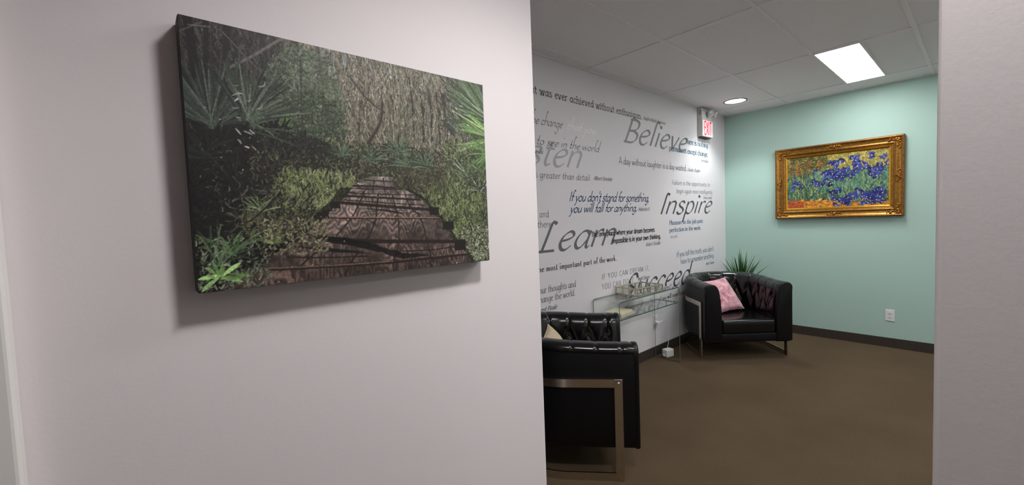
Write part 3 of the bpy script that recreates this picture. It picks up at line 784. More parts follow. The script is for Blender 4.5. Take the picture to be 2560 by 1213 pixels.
# ---- the boardwalk photograph on the canvas
def boardwalk_print():
    p = Print(720, 530, 7)
    U, V, r = p.U, p.V, p.rng
    n1, n2, n3 = p.noise(9, 8), p.noise(40, 30), p.noise(120, 90)
    def ramp(x, xs, cs):
        cs = np.array(cs, float) / 255
        return np.stack([np.interp(x, xs, cs[:, k]) for k in range(3)], -1)
    top = ramp(U + (n1 - .5) * .12, [0, .2, .3, .42, .6, .8, 1], [(34, 33, 32), (48, 46, 44), (78, 84, 72), (104, 102, 90), (108, 104, 90), (84, 84, 72), (64, 72, 56)])
    low = ramp(U + (n1 - .5) * .1, [0, .2, .35, .6, .8, 1], [(20, 20, 19), (30, 30, 26), (50, 52, 38), (58, 56, 44), (70, 76, 50), (60, 68, 46)])
    k = np.clip((V - .36 + (n1 - .5) * .12) / .12, 0, 1)[..., None]
    p.img = (top * (1 - k) + low * k) * (.75 + .5 * n2 * .6 + .5 * n3 * .6)[..., None]
    # sky glints and the hanging moss behind the trees
    p.scatter(5200, (.24, .90, .0, .50), 92, 10, (.012, .055), (1, 2.0), [(124, 118, 102), (104, 99, 86), (82, 77, 66), (60, 56, 49), (142, 136, 122), (98, 104, 82), (118, 112, 92)], .14)
    p.scatter(140, (.26, .78, -.02, .15), 92, 8, (.008, .035), (1, 2.4), [(146, 156, 164), (160, 170, 178), (130, 138, 142)])
    p.scatter(1300, (.0, .30, .0, .40), 92, 16, (.012, .06), (1, 1.8), [(50, 48, 46), (64, 62, 58), (32, 31, 30), (82, 79, 74)], .14)
    for _ in range(34):
        u = r.uniform(.36, .88); v = r.uniform(-.04, .22); k = r.normal(0, .012)
        p.line([(u, v), (u + k + r.normal(0, .004), v + .1), (u + k * 2, v + r.uniform(.16, .26))], r.uniform(1.5, 4.5), [(54, 49, 43), (68, 61, 53), (46, 43, 39)][r.integers(3)], .7)
    p.scatter(2600, (.26, .90, .0, .48), 92, 14, (.010, .040), (1, 1.6), [(138, 132, 116), (120, 114, 98), (92, 96, 76), (74, 70, 60), (152, 148, 134)], .2)
    # trunks and fallen branches
    p.line([(.108, -.01), (.100, .10), (.085, .22)], 11, (38, 35, 34)); p.line([(.06, -.01), (.055, .12), (.045, .25)], 8, (34, 32, 31))
    p.line([(.02, -.01), (.03, .25)], 14, (26, 25, 25)); p.line([(.19, .0), (.205, .14), (.21, .30)], 6, (48, 45, 43))
    p.line([(.341, -.01), (.346, .06), (.353, .19)], 10, (88, 79, 73)); p.line([(.336, -.01), (.341, .06), (.350, .19)], 3, (116, 106, 98))
    p.line([(.264, -.002), (.236, .012), (.17, .09), (.105, .158)], 4, (108, 103, 97)); p.line([(.264, -.002), (.214, .12)], 2.4, (104, 98, 92))
    p.line([(.09, .02), (.16, .12), (.24, .22)], 1.6, (92, 88, 84)); p.line([(0, .06), (.05, .01)], 1.6, (84, 80, 78))
    p.line([(.02, .03), (.07, .02)], 1.4, (110, 106, 104)); p.line([(.44, .10), (.50, .19), (.56, .24)], 3.5, (74, 62, 56))
    p.line([(.552, .19), (.538, .293), (.472, .435)], 6, (58, 48, 42)); p.line([(.548, .19), (.534, .29), (.47, .42)], 1.6, (92, 78, 68))
    for u, w in ((.80, 12), (.735, 6), (.70, 5), (.66, 4), (.77, 6)):
        p.line([(u, .04 + r.uniform(0, .06)), (u + .01, .20), (u + .008, .36)], w, (50, 45, 41), .85)
    p.scatter(420, (.62, .86, .02, .40), 92, 16, (.008, .03), (1, 1.6), [(134, 126, 112), (108, 116, 92), (84, 80, 68)], .2)
    p.line([(.838, .03), (.822, .12), (.81, .30), (.806, .67)], 2.4, (124, 112, 100))
    # the feathery conifer
    p.scatter(1500, (.19, .42, .02, .40), 80, 70, (.005, .020), (1, 1.8), [(84, 98, 76), (70, 84, 66), (104, 116, 92), (58, 70, 56), (94, 108, 88)], .2, shape='blob')
    p.scatter(1300, (.22, .42, .20, .48), 80, 70, (.005, .020), (1, 1.8), [(66, 82, 58), (50, 62, 48), (88, 104, 74), (40, 48, 38)], .2, shape='blob')
    p.scatter(320, (.17, .25, .28, .40), 60, 50, (.008, .024), (1, 2.0), [(84, 110, 62), (64, 86, 50), (104, 130, 76)], .2, shape='blob')
    p.line([(.292, .08), (.288, .24), (.286, .44)], 2.4, (52, 56, 46), .8)
    # middle ground
    p.scatter(3200, (.14, 1, .40, .66), 85, 60, (.006, .024), (1, 2.0), [(42, 44, 36), (60, 62, 46), (84, 88, 62), (34, 33, 29), (104, 106, 78), (58, 51, 44), (76, 68, 57)], .2)
    p.scatter(1300, (.22, .60, .40, .62), 90, 50, (.006, .022), (1, 1.8), [(88, 96, 66), (62, 66, 48), (114, 118, 88), (42, 42, 36), (34, 33, 29)], .2)
    p.scatter(700, (.20, .40, .40, .58), 90, 60, (.006, .022), (1.5, 3), [(34, 34, 30), (26, 26, 24), (44, 44, 37)], .2, shape='blob')
    for c, s in (((.605, .42), 1.0), ((.645, .49), 1.35), ((.71, .47), .9), ((.50, .47), .8), ((.40, .46), .7)):
        p.fan(c, .03 * s, .085 * s, 0, 180, 44, (1, 2.2), [(62, 78, 58), (82, 100, 76), (42, 53, 41), (104, 120, 98)], .014)
    # dark palmettos on the left
    p.scatter(2200, (.0, .24, .36, .86), 90, 50, (.01, .05), (1.5, 3.5), [(21, 20, 20), (26, 26, 24), (32, 33, 29), (17, 16, 16)], .2)
    p.scatter(500, (.16, .30, .38, .70), 90, 50, (.008, .03), (1.2, 2.6), [(24, 24, 22), (36, 36, 31), (54, 52, 44)], .2)
    p.fan((.055, .385), .14, .24, 20, 165, 46, (4, 8), [(46, 54, 48), (55, 64, 56), (35, 40, 37), (50, 58, 51)], .01)
    p.fan((.060, .385), .12, .22, 30, 150, 18, (1, 1.6), [(80, 90, 80), (70, 80, 70)], .01)
    p.fan((.137, .345), .10, .20, 15, 120, 34, (3, 5), [(52, 61, 52), (64, 74, 62), (39, 46, 41)], .012)
    p.fan((.140, .345), .10, .19, 20, 110, 14, (1, 1.6), [(96, 106, 92), (112, 120, 106)], .012)
    p.fan((.15, .37), .06, .13, -20, 90, 12, (1.5, 3), [(78, 92, 74), (62, 74, 60)], .02)
    p.fan((.03, .50), .05, .14, 0, 180, 20, (2, 4), [(30, 33, 30), (38, 42, 38)], .02)
    p.fan((.10, .60), .05, .13, 20, 170, 24, (1.5, 3.5), [(27, 28, 25), (36, 38, 33), (20, 20, 19)], .03)
    p.scatter(11, (.10, .18, .20, .36), 30, 25, (.006, .026), (0.8, 1.3), [(176, 180, 174), (140, 146, 138), (206, 208, 204)], .25)
    p.scatter(6, (.10, .15, .38, .45), -42, 10, (.008, .026), (1.0, 2.0), [(206, 206, 206), (170, 172, 170)], .1)
    p.scatter(20, (.02, .34, .22, .56), 45, 50, (.001, .005), (1, 1.3), [(150, 152, 146), (196, 198, 194), (110, 112, 104)], .2)
    p.scatter(160, (.02, .34, .44, .80), 70, 60, (.002, .012), (1, 1.2), [(60, 61, 54), (84, 84, 75), (46, 46, 40)], .2)
    # sunlit grass on both sides
    p.scatter(1500, (.20, .37, .55, .72), 85, 30, (.008, .030), (1, 1.6), [(112, 126, 76), (90, 104, 62), (134, 144, 96), (66, 74, 48), (48, 50, 37)], .2, shape='blob')
    p.scatter(700, (.18, .40, .60, .78), 80, 60, (.003, .012), (1, 1.8), [(118, 122, 84), (82, 86, 56), (142, 142, 104), (46, 44, 36)], .2, shape='blob')
    p.scatter(1500, (.11, .31, .65, .84), 80, 60, (.004, .016), (1, 1.9), [(104, 108, 68), (78, 84, 52), (128, 130, 88), (44, 45, 34), (34, 33, 28), (62, 54, 44)], .2, shape='blob')
    p.scatter(1500, (.14, .46, .46, .84), 80, 60, (.004, .020), (1, 1.8), [(44, 44, 36), (30, 30, 26), (74, 78, 54), (98, 102, 70), (56, 50, 42), (38, 36, 31)], .2)
    p.scatter(500, (.22, .44, .54, .70), 86, 24, (.008, .026), (1, 1.5), [(118, 130, 84), (92, 104, 66), (138, 146, 104)], .2)
    p.scatter(260, (.06, .30, .60, .84), 70, 50, (.010, .040), (1, 1.6), [(24, 24, 22), (34, 34, 29), (64, 66, 52), (90, 92, 76)], .3)
    p.fan((.155, .70), .02, .06, 20, 160, 14, (1, 2), [(120, 138, 96), (90, 108, 72)], .01)
    p.line([(.13, .74), (.17, .69), (.205, .64)], 3, (34, 30, 28)); p.line([(.13, .735), (.17, .685)], 1, (84, 78, 72))
    # right edge: fan palm, shrubs, grass
    p.scatter(1900, (.80, 1.0, .34, 1.0), 88, 40, (.008, .032), (1, 1.9), [(92, 106, 66), (70, 82, 52), (116, 128, 86), (48, 53, 38), (36, 38, 31), (136, 144, 108)], .2)
    p.scatter(1500, (.70, .96, .60, .98), 86, 30, (.008, .030), (1, 1.7), [(112, 128, 78), (86, 100, 58), (138, 150, 100), (56, 62, 43), (42, 44, 34)], .2)
    p.scatter(700, (.86, 1.0, .80, 1.0), 80, 60, (.004, .013), (1, 1.9), [(150, 156, 130), (108, 116, 86), (184, 184, 168), (50, 51, 41), (36, 34, 31)], .2)
    p.fan((.905, .52), .05, .12, 30, 160, 26, (1.2, 2.6), [(66, 82, 57), (92, 108, 78), (46, 55, 41), (132, 144, 122)], .012)
    p.fan((.955, .60), .05, .12, 10, 175, 26, (1.2, 2.6), [(44, 52, 41), (74, 84, 63), (36, 38, 33), (150, 156, 142)], .03)
    p.fan((.985, .50), .04, .12, 60, 200, 20, (1.2, 2.6), [(48, 57, 42), (66, 80, 56), (104, 118, 88)], .03)
    p.scatter(170, (.84, 1.02, .0, .32), 138, 14, (.04, .10), (2, 4), [(62, 70, 57), (54, 58, 50), (92, 98, 84)], .05)
    p.fan((1.05, .20), .15, .27, 122, 194, 24, (7, 11), [(78, 98, 70), (92, 114, 80), (68, 86, 62), (84, 104, 76)], -.012)
    p.fan((1.05, .21), .13, .26, 122, 194, 26, (1, 1.8), [(132, 148, 116), (56, 68, 50), (60, 72, 52)], -.012)
    p.fan((1.06, .29), .14, .25, 150, 200, 10, (8, 12), [(106, 138, 78), (92, 124, 70), (122, 154, 90)], .0)
    p.fan((1.06, .30), .14, .24, 150, 200, 9, (1, 1.8), [(164, 186, 130), (66, 88, 52)], .0)
    p.fan((1.03, .38), .08, .16, 150, 230, 9, (3, 6), [(100, 134, 74), (82, 112, 64)], .02)
    p.scatter(24, (.82, .93, .14, .40), 140, 40, (.005, .018), (1, 2.2), [(186, 190, 176), (150, 156, 142)], .2)
    # ---- the plank walk
    LV = [(.5, .544), (.472, .56), (.434, .589), (.425, .603), (.405, .637), (.391, .666), (.366, .691), (.334, .732), (.303, .775), (.272, .803), (.249, .831), (.209, .861), (.143, .921), (.111, .931), (.044, 1.0)]
    RV = [(.58, .544), (.572, .561), (.58, .595), (.612, .6), (.657, .624), (.691, .652), (.719, .702), (.759, .749), (.783, .79), (.825, .869), (.869, .928), (.893, .974), (.904, 1.004)]
    uL = np.interp(V, [b for a, b in LV], [a for a, b in LV]); uR = np.interp(V, [b for a, b in RV], [a for a, b in RV])
    # dark ground beside the walk
    side = (V > .60) & (((U < uL + .01) & (U > uL - .035)) | ((U > uR - .01) & (U < uR + .02)))
    p.img[side] *= .45
    on = (V >= .544) & (U > uL + (n3 - .5) * .012) & (U < uR + (n3 - .5) * .012)
    base = ramp(V, [.54, .60, .66, .74, .82, .90, 1.0], [(178, 166, 156), (164, 150, 140), (150, 134, 125), (138, 121, 112), (124, 106, 97), (110, 92, 83), (92, 75, 67)])
    warp = p.noise(30, 9) * 12 + p.noise(90, 30) * 4
    freq = np.interp(V, [.54, .7, 1.0], [640, 520, 400])
    seams = [[(.50, .545), (.469, .628), (.45, .669), (.426, .727), (.368, .815), (.252, .94)], [(.53, .545), (.519, .627), (.512, .681), (.503, .753), (.47, .84), (.386, .994)],
             [(.56, .545), (.571, .626), (.579, .681), (.589, .743), (.587, .856), (.561, .997)], [(.575, .545), (.621, .625), (.639, .688), (.679, .746), (.706, .879), (.719, .973)]]
    rows = [[(.434, .589), (.58, .595)], [(.425, .603), (.612, .6)], [(.405, .637), (.683, .652)], [(.387, .666), (.719, .702)], [(.334, .732), (.759, .749)], [(.272, .806), (.447, .842), (.828, .876)], [(.098, .93), (.893, .951)]]
    ci = sum((U > np.interp(V, [b for a, b in c], [a for a, b in c])).astype(int) for c in seams)
    ri = sum((V > np.interp(U, [a for a, b in c], [b for a, b in c])).astype(int) for c in rows)
    tone = r.uniform(.80, 1.16, (9, 6))[ri, ci]; phase = r.uniform(0, 9, (9, 6))[ri, ci]
    grain = np.sin(V * freq + warp * 1.8 + phase) * .5 + .5
    patch = p.noise(14, 12)
    g = .60 + .66 * (grain ** 1.4) * np.clip(patch * 1.6 - .15, .15, 1) + (n3 - .5) * .22 + (n2 - .5) * .25
    p.img[on] = np.clip(base * (g * tone)[..., None], 0, 1)[on]
    keep = p.img.copy()
    # seams along the planks, then the darker joints across
    dark = (34, 25, 22)
    for s, w in (([(.469, .628), (.45, .669), (.426, .727), (.368, .815)], 2.2), ([(.519, .627), (.512, .681), (.503, .753), (.47, .84)], 2.4), ([(.436, .896), (.413, .935), (.386, .994)], 3),
                 ([(.571, .626), (.579, .681), (.589, .743), (.587, .856), (.563, .953), (.561, .997)], 2.4), ([(.621, .625), (.639, .688), (.679, .746), (.706, .879), (.719, .973)], 2.4),
                 ([(.319, .867), (.283, .902), (.252, .936)], 3), ([(.508, .56), (.50, .62)], 1.4), ([(.54, .55), (.545, .62)], 1.4), ([(.48, .60), (.46, .63)], 1.4), ([(.58, .60), (.60, .63)], 1.4), ([(.36, .87), (.35, .90)], 1.5), ([(.80, .90), (.83, .97)], 2.5)):
        p.line(s, w, dark, .9)
    for s, w in (([(.472, .562), (.572, .565)], 1.5), ([(.434, .589), (.502, .59), (.58, .595)], 3), ([(.425, .603), (.511, .603), (.612, .6)], 1.6), ([(.415, .622), (.52, .626), (.655, .628)], 1.5), ([(.405, .637), (.509, .642), (.683, .652)], 4),
                 ([(.387, .666), (.517, .681), (.719, .702)], 6.5), ([(.395, .654), (.55, .668), (.70, .68)], 1.5), ([(.334, .732), (.496, .739), (.759, .749)], 3), ([(.272, .806), (.447, .842), (.828, .876)], 9),
                 ([(.098, .930), (.245, .940), (.4, .949), (.563, .955), (.893, .951)], 5), ([(.22, .89), (.33, .905), (.47, .915)], 2.5), ([(.60, .905), (.73, .91), (.86, .90)], 2.5)):
        p.line(s, w, dark, .92)
    p.line([(.334, .728), (.496, .735), (.759, .745)], 1.4, (150, 118, 102)); p.line([(.12, .926), (.245, .936), (.4, .945), (.563, .950)], 1.4, (140, 112, 98), .8)
    # branch shadows lying across the boards
    sh = [[(.26, .80), (.36, .845), (.50, .895), (.60, .945), (.72, .938), (.60, .915), (.50, .865), (.40, .825)], [(.44, .69), (.53, .70), (.66, .725), (.56, .715)], [(.224, .845), (.36, .868), (.50, .91), (.36, .885)]]
    for poly in sh:
        inside = np.zeros(U.shape, bool)
        for (x0, y0), (x1, y1) in zip(poly, poly[1:] + poly[:1]):
            c = ((y0 > V) != (y1 > V)) & (U + (n2 - .5) * .02 < (x1 - x0) * (V - y0) / ((y1 - y0) or 1e-9) + x0)
            inside ^= c
        p.img[inside & on] *= .26
    # stringers that stick out, leaves and litter
    for poly in ([(.357, .663), (.39, .664), (.378, .693), (.356, .697)], [(.826, .869), (.873, .872), (.871, .928), (.838, .92)], [(.776, .767), (.818, .771), (.816, .81), (.80, .832)], [(.33, .70), (.36, .71), (.34, .735), (.325, .74)], [(.72, .69), (.745, .70), (.75, .73), (.735, .735)]):
        (x0, y0), (x2, y2) = poly[0], poly[2]
        p.fill((U > x0) & (U < x2 + .01) & (V > y0) & (V < y2), (26, 21, 19))
    p.scatter(26, (.12, .88, .60, 1.0), 20, 60, (.001, .004), (1, 1.6), [(206, 196, 184), (170, 150, 136)], .1)
    # dark foreground corner with blades of grass and broad leaves
    corner = (U < uL - .004) & (V > .80)
    p.img[corner] *= .5
    p.scatter(420, (.0, .17, .80, 1.0), 75, 50, (.006, .02), (1, 2.2), [(66, 76, 56), (96, 106, 84), (40, 46, 36), (130, 138, 118)], .2)
    p.fan((.045, .90), .06, .17, 30, 110, 22, (1, 2.4), [(84, 104, 74), (60, 78, 54), (120, 138, 108)], .05)
    p.fan((.082, .86), .04, .10, 40, 140, 10, (2, 3.5), [(96, 126, 80), (70, 96, 60)], .02)
    p.fan((.184, .83), .03, .06, 20, 160, 7, (4, 8), [(112, 132, 76), (92, 112, 62)], .01)
    p.fan((.05, .945), .03, .06, -10, 210, 9, (4, 8), [(120, 160, 88), (92, 130, 70), (140, 178, 108)], .01)
    p.fan((.10, .96), .02, .04, 0, 180, 6, (3, 5), [(110, 146, 84), (86, 116, 66)], .01)
    p.scatter(500, (.16, .34, .74, .88), 60, 60, (.004, .014), (1, 2), [(126, 120, 96), (92, 92, 62), (150, 150, 120), (60, 52, 44)], .2)
    q = (on & (V > .56))
    p.img[q & (V < .88) & (U > .30)] = (p.img * .75 + keep * 0 + p.img * .25)[q & (V < .88) & (U > .30)]
    # photographic softness and fine tonal grain
    bl = p.img.copy()
    for ax in (0, 1): bl = (np.roll(bl, 1, ax) + bl * 2 + np.roll(bl, -1, ax)) / 4
    p.img = (p.img * .45 + bl * .55) * (1 + (r.random((p.h, p.w)) - .5) * .22 + (p.noise(200, 150) - .5) * .3)[..., None]
    # blacks lifted: haze of the lit satin surface put into the print colour
    p.img = np.clip(p.img, 0, 1) * .95 + .028
    return p

CX0, CX1, CZ0, CZ1, CYF = 0.0655, 0.6657, 1.345, 1.786, Y_HALL - .04
canvas = empty('canvas_print', ((CX0 + CX1) / 2, Y_HALL - .001, CZ0))
tag(canvas, 'large unframed canvas photograph of a plank walk through a palmetto forest', 'canvas print')
def local(o, root):
    o.location = -Vector(root.location)
    return o
local(box('stretched_canvas', CX0, CX1, CYF + .0006, Y_HALL - .001, CZ0, CZ1, M['canvas_edge'], canvas, bevel=.003), canvas)
pr = boardwalk_print()
local(print_mesh('printed_face', pr, lambda u, v: np.stack([CX0 + .001 + u * (CX1 - CX0 - .002), np.full_like(u, CYF), CZ1 - .001 - v * (CZ1 - CZ0 - .002)], 1), M['print'], canvas), canvas)

# ---- a flower picture in thick paint (own composition) in the gilded frame
def flower_paint():
    p = Print(330, 214, 21)
    U, V, r = p.U, p.V, p.rng
    n1 = p.noise(10, 7)
    p.fill(V > -1, (150, 140, 66))
    p.scatter(1500, (0, 1, 0, .5), 15, 40, (.015, .05), (2, 4), [(160, 148, 70), (128, 128, 60), (182, 164, 84), (196, 172, 96), (110, 118, 62)], .2)
    p.scatter(800, (0, .42, 0, .42), 10, 40, (.015, .045), (2, 4), [(62, 76, 40), (84, 92, 48), (48, 58, 36), (108, 112, 58), (136, 104, 58)], .2)
    p.scatter(70, (0, .36, .08, .45), 5, 20, (.02, .04), (2, 4), [(168, 84, 44), (192, 104, 52), (140, 78, 48)], .1)
    p.scatter(1300, (0, 1, .70, 1.0), 10, 35, (.015, .04), (2, 4), [(204, 128, 40), (180, 96, 32), (222, 156, 56), (160, 74, 34), (214, 140, 70)], .2)
    p.scatter(300, (.5, .72, .52, .9), 30, 40, (.015, .04), (2, 4), [(204, 128, 50), (188, 112, 44)], .2)
    p.scatter(900, (0, 1, .50, .95), 95, 22, (.06, .17), (2.5, 5.5), [(40, 82, 66), (58, 104, 74), (30, 60, 54), (88, 130, 90), (72, 106, 102), (124, 150, 96), (34, 70, 74), (150, 144, 72)], .15)
    p.scatter(420, (.28, 1, .40, .72), 92, 25, (.06, .15), (2, 4.5), [(60, 108, 92), (88, 136, 104), (44, 84, 76), (150, 158, 92), (110, 140, 128)], .15)
    p.scatter(240, (.0, .6, .86, 1.0), 8, 25, (.02, .05), (2, 4), [(206, 132, 42), (226, 166, 62), (176, 90, 34)], .2)
    p.scatter(120, (.0, .16, .86, 1.0), 8, 25, (.02, .05), (2, 4), [(150, 66, 36), (176, 84, 40)], .2)
    def bloom(u, v, s):
        pal = [(30, 38, 98), (44, 56, 132), (66, 84, 168), (26, 30, 70), (104, 130, 200), (62, 56, 124)]
        for k in range(r.integers(5, 9)):
            a = r.uniform(0, 2 * PI); d = s * r.uniform(.1, .75)
            c = np.array([u + d * math.cos(a), v + d * 1.4 * math.sin(a)]); a += r.normal(0, .9)
            for w, ln, col in ((s * 190, .5, pal[r.integers(0, 4)]), (s * 70, .34, pal[r.integers(1, 6)])):
                dv = np.array([math.cos(a) * s * ln, math.sin(a) * s * ln * 1.5])
                p.strokes([c - dv], [c + r.normal(0, s * .25, 2)], [c + dv], w, np.array([col]) / 255., 'leaf')
        p.strokes([(u, v)], [(u, v + s * .2)], [(u, v + s * .5)], 2.5, np.array([(226, 190, 90)]) / 255., 'leaf')
    p.scatter(110, (.45, 1, .45, .95), 100, 30, (.05, .13), (2, 4), [(96, 140, 112), (64, 108, 90), (128, 156, 116)], .2)
    for _ in range(44):
        u = r.uniform(.40, .99); bloom(u, r.uniform(.08, .46) + .10 * (u < .55), r.uniform(.030, .050))
    for _ in range(16): bloom(r.uniform(.02, .42), r.uniform(.46, .62), r.uniform(.022, .034))
    for _ in range(46): bloom(r.uniform(.46, .99), r.uniform(.70, .97), r.uniform(.030, .048))
    for _ in range(8): bloom(r.uniform(.3, .6), r.uniform(.30, .55), r.uniform(.024, .036))
    p.img *= (.85 + .3 * p.noise(90, 60))[..., None]
    return p

FY0, FY1, FZ0, FZ1 = 0.543, 1.665, 1.350, 2.156
frame = empty('framed_painting', (X_TEAL - .001, (FY0 + FY1) / 2, FZ0))
tag(frame, 'oil painting of blue flowers in a wide ornate gold frame on the green wall', 'painting')
def moulding(name, prof, mat):
    """prof: (inset from the outer edge, distance from the wall)"""
    V, F = [], []
    for ins, dep in prof:
        for (y, z) in ((FY1 - ins, FZ0 + ins), (FY0 + ins, FZ0 + ins), (FY0 + ins, FZ1 - ins), (FY1 - ins, FZ1 - ins)):
            V.append((X_TEAL - dep, y, z))
    for i in range(len(prof) - 1):
        for k in range(4):
            a, b = 4 * i + k, 4 * i + (k + 1) % 4
            F.append((a, b, b + 4, a + 4))
    o = mesh_obj(name, V, F, mat, frame)
    return local(o, frame)
moulding('outer_moulding', [(0, .002), (0, .055), (.004, .060), (.014, .062), (.020, .058)], M['gold_dark'])
moulding('cove_moulding', [(.020, .058), (.026, .052), (.036, .047), (.050, .044), (.060, .043), (.066, .046)], M['gold'])
moulding('bead_moulding', [(.066, .046), (.068, .052), (.074, .055), (.080, .052), (.083, .044)], M['gold_dark'])
moulding('step_moulding', [(.083, .044), (.086, .040), (.094, .038), (.098, .034)], M['gold'])
moulding('sight_edge', [(.098, .034), (.100, .037), (.106, .036), (.118, .026), (.120, .020)], M['gold_bright'])
fp = flower_paint()
local(print_mesh('painted_panel', fp, lambda u, v: np.stack([np.full_like(u, X_TEAL - .022), FY1 - .118 - u * (FY1 - FY0 - .236), FZ1 - .118 - v * (FZ1 - FZ0 - .236)], 1), M['paint'], frame), frame)
local(box('back_board', X_TEAL - .018, X_TEAL - .001, FY0 + .03, FY1 - .03, FZ0 + .03, FZ1 - .03, M['gold_dark'], frame), frame)
def ornament(name, cy, cz, sy, sz, n, seed, corner=None):
    r = random.Random(seed)
    bm = bmesh.new()
    for k in range(n):
        if corner:
            ly, lz = corner
            t = k / (n - 1)
            along = (t - .5) * 2
            oy = (max(along, 0) * .085) * ly + r.uniform(-.012, .012)
            oz = (max(-along, 0) * .085) * lz + r.uniform(-.012, .012)
        else:
            oy, oz = (k / (n - 1) - .5) * sy, r.uniform(-.5, .5) * sz
            if sz > sy: oy, oz = r.uniform(-.5, .5) * sy, (k / (n - 1) - .5) * sz
        q = bmesh.ops.create_uvsphere(bm, u_segments=8, v_segments=6, radius=1)
        a = r.uniform(0, PI); e0, e1 = r.uniform(.007, .014), r.uniform(.004, .008)
        for v in q['verts']:
            y, z = v.co.y * e0, v.co.z * e1
            v.co = (X_TEAL - .052 + v.co.x * .009, cy + oy + y * math.cos(a) - z * math.sin(a), cz + oz + y * math.sin(a) + z * math.cos(a))
    # a little scroll
    c = [(X_TEAL - .060, cy + (.012 * (1 - t / 14)) * math.cos(t * .9), cz + (.012 * (1 - t / 14)) * math.sin(t * .9)) for t in range(13)]
    add_tube(bm, c, .0035, 6)
    return local(bm_obj(name, bm, M['gold'], frame, True), frame)
ins = .042
for i, (ly, lz, cy, cz) in enumerate(((-1, 1, FY1 - ins, FZ0 + ins), (1, 1, FY0 + ins, FZ0 + ins), (1, -1, FY0 + ins, FZ1 - ins), (-1, -1, FY1 - ins, FZ1 - ins))):
    ornament('corner_ornament', cy, cz, 0, 0, 22, 5 + i, (ly, lz))
for i, (cy, cz, sy, sz) in enumerate((((FY0 + FY1) / 2, FZ0 + ins, .12, .03), ((FY0 + FY1) / 2, FZ1 - ins, .12, .03), (FY0 + ins, (FZ0 + FZ1) / 2, .03, .12), (FY1 - ins, (FZ0 + FZ1) / 2, .03, .12))):
    ornament('centre_ornament', cy, cz, sy, sz, 14, 40 + i)

# ------------------------------------------------------------------ armchairs
def u_path(a, b, y0, yc, n1=14, n2=52):
    """plan of the barrel: up the left arm, round the back, down the right arm"""
    P = [(-a, y0 + (yc - y0) * k / n1) for k in range(n1)]
    P += [(-a * math.cos(PI * k / n2), yc + b * math.sin(PI * k / n2)) for k in range(n2 + 1)]
    P += [(a, yc + (y0 - yc) * k / n1) for k in range(1, n1 + 1)]
    return P
CW, CB, CF, CY = .420, .415, -.100, .275       # half width, back radius, front edge, start of the curve
def sweep(prof, y0=CF, n1=14, n2=52, disp=None):
    """prof: (inset, z) points swept along the barrel plan"""
    rows = []
    for d_, z in prof:
        rows.append(np.array([(x, y, z) for x, y in u_path(CW - d_, CB - d_, y0, CY, n1, n2)]))
    return np.array(rows)
def grid_obj(name, R, mat, parent, sharp=None):
    h, w = R.shape[:2]
    R = R.copy()
    lift = np.clip((R[..., 2] - .40) / .35, 0, 1) * np.clip((R[..., 1] - .05) / .5, 0, 1) ** 1.2
    R[..., 2] += .030 * lift                     # the back stands a little higher than the arms
    F = [(i * w + j, i * w + j + 1, (i + 1) * w + j + 1, (i + 1) * w + j) for i in range(h - 1) for j in range(w - 1)]
    o = mesh_obj(name, R.reshape(-1, 3), F, mat, parent, True)
    bm = bmesh.new(); bm.from_mesh(o.data); bmesh.ops.recalc_face_normals(bm, faces=bm.faces); bm.to_mesh(o.data); bm.free()
    return o
def slab(name, outline, z0, z1, mat, parent, bevel, seg=3, crown=0.0):
    bm = bmesh.new()
    lo = [bm.verts.new((x, y, z0)) for x, y in outline]
    f = bm.faces.new(lo)
    ex = bmesh.ops.extrude_face_region(bm, geom=[f])
    top = [v for v in ex['geom'] if isinstance(v, bmesh.types.BMVert)]
    for v in top: v.co.z = z1
    bmesh.ops.recalc_face_normals(bm, faces=bm.faces)
    es = [e for e in bm.edges if abs(e.verts[0].co.z - e.verts[1].co.z) < 1e-6]
    es += [e for e in bm.edges if abs(e.verts[0].co.z - e.verts[1].co.z) > 1e-6 and e.calc_face_angle(0) > .5]
    bmesh.ops.bevel(bm, geom=es, offset=bevel, segments=seg, affect='EDGES', profile=.5)
    o = bm_obj(name, bm, mat, parent, True)
    o.data.set_sharp_from_angle(angle=math.radians(50))
    return o

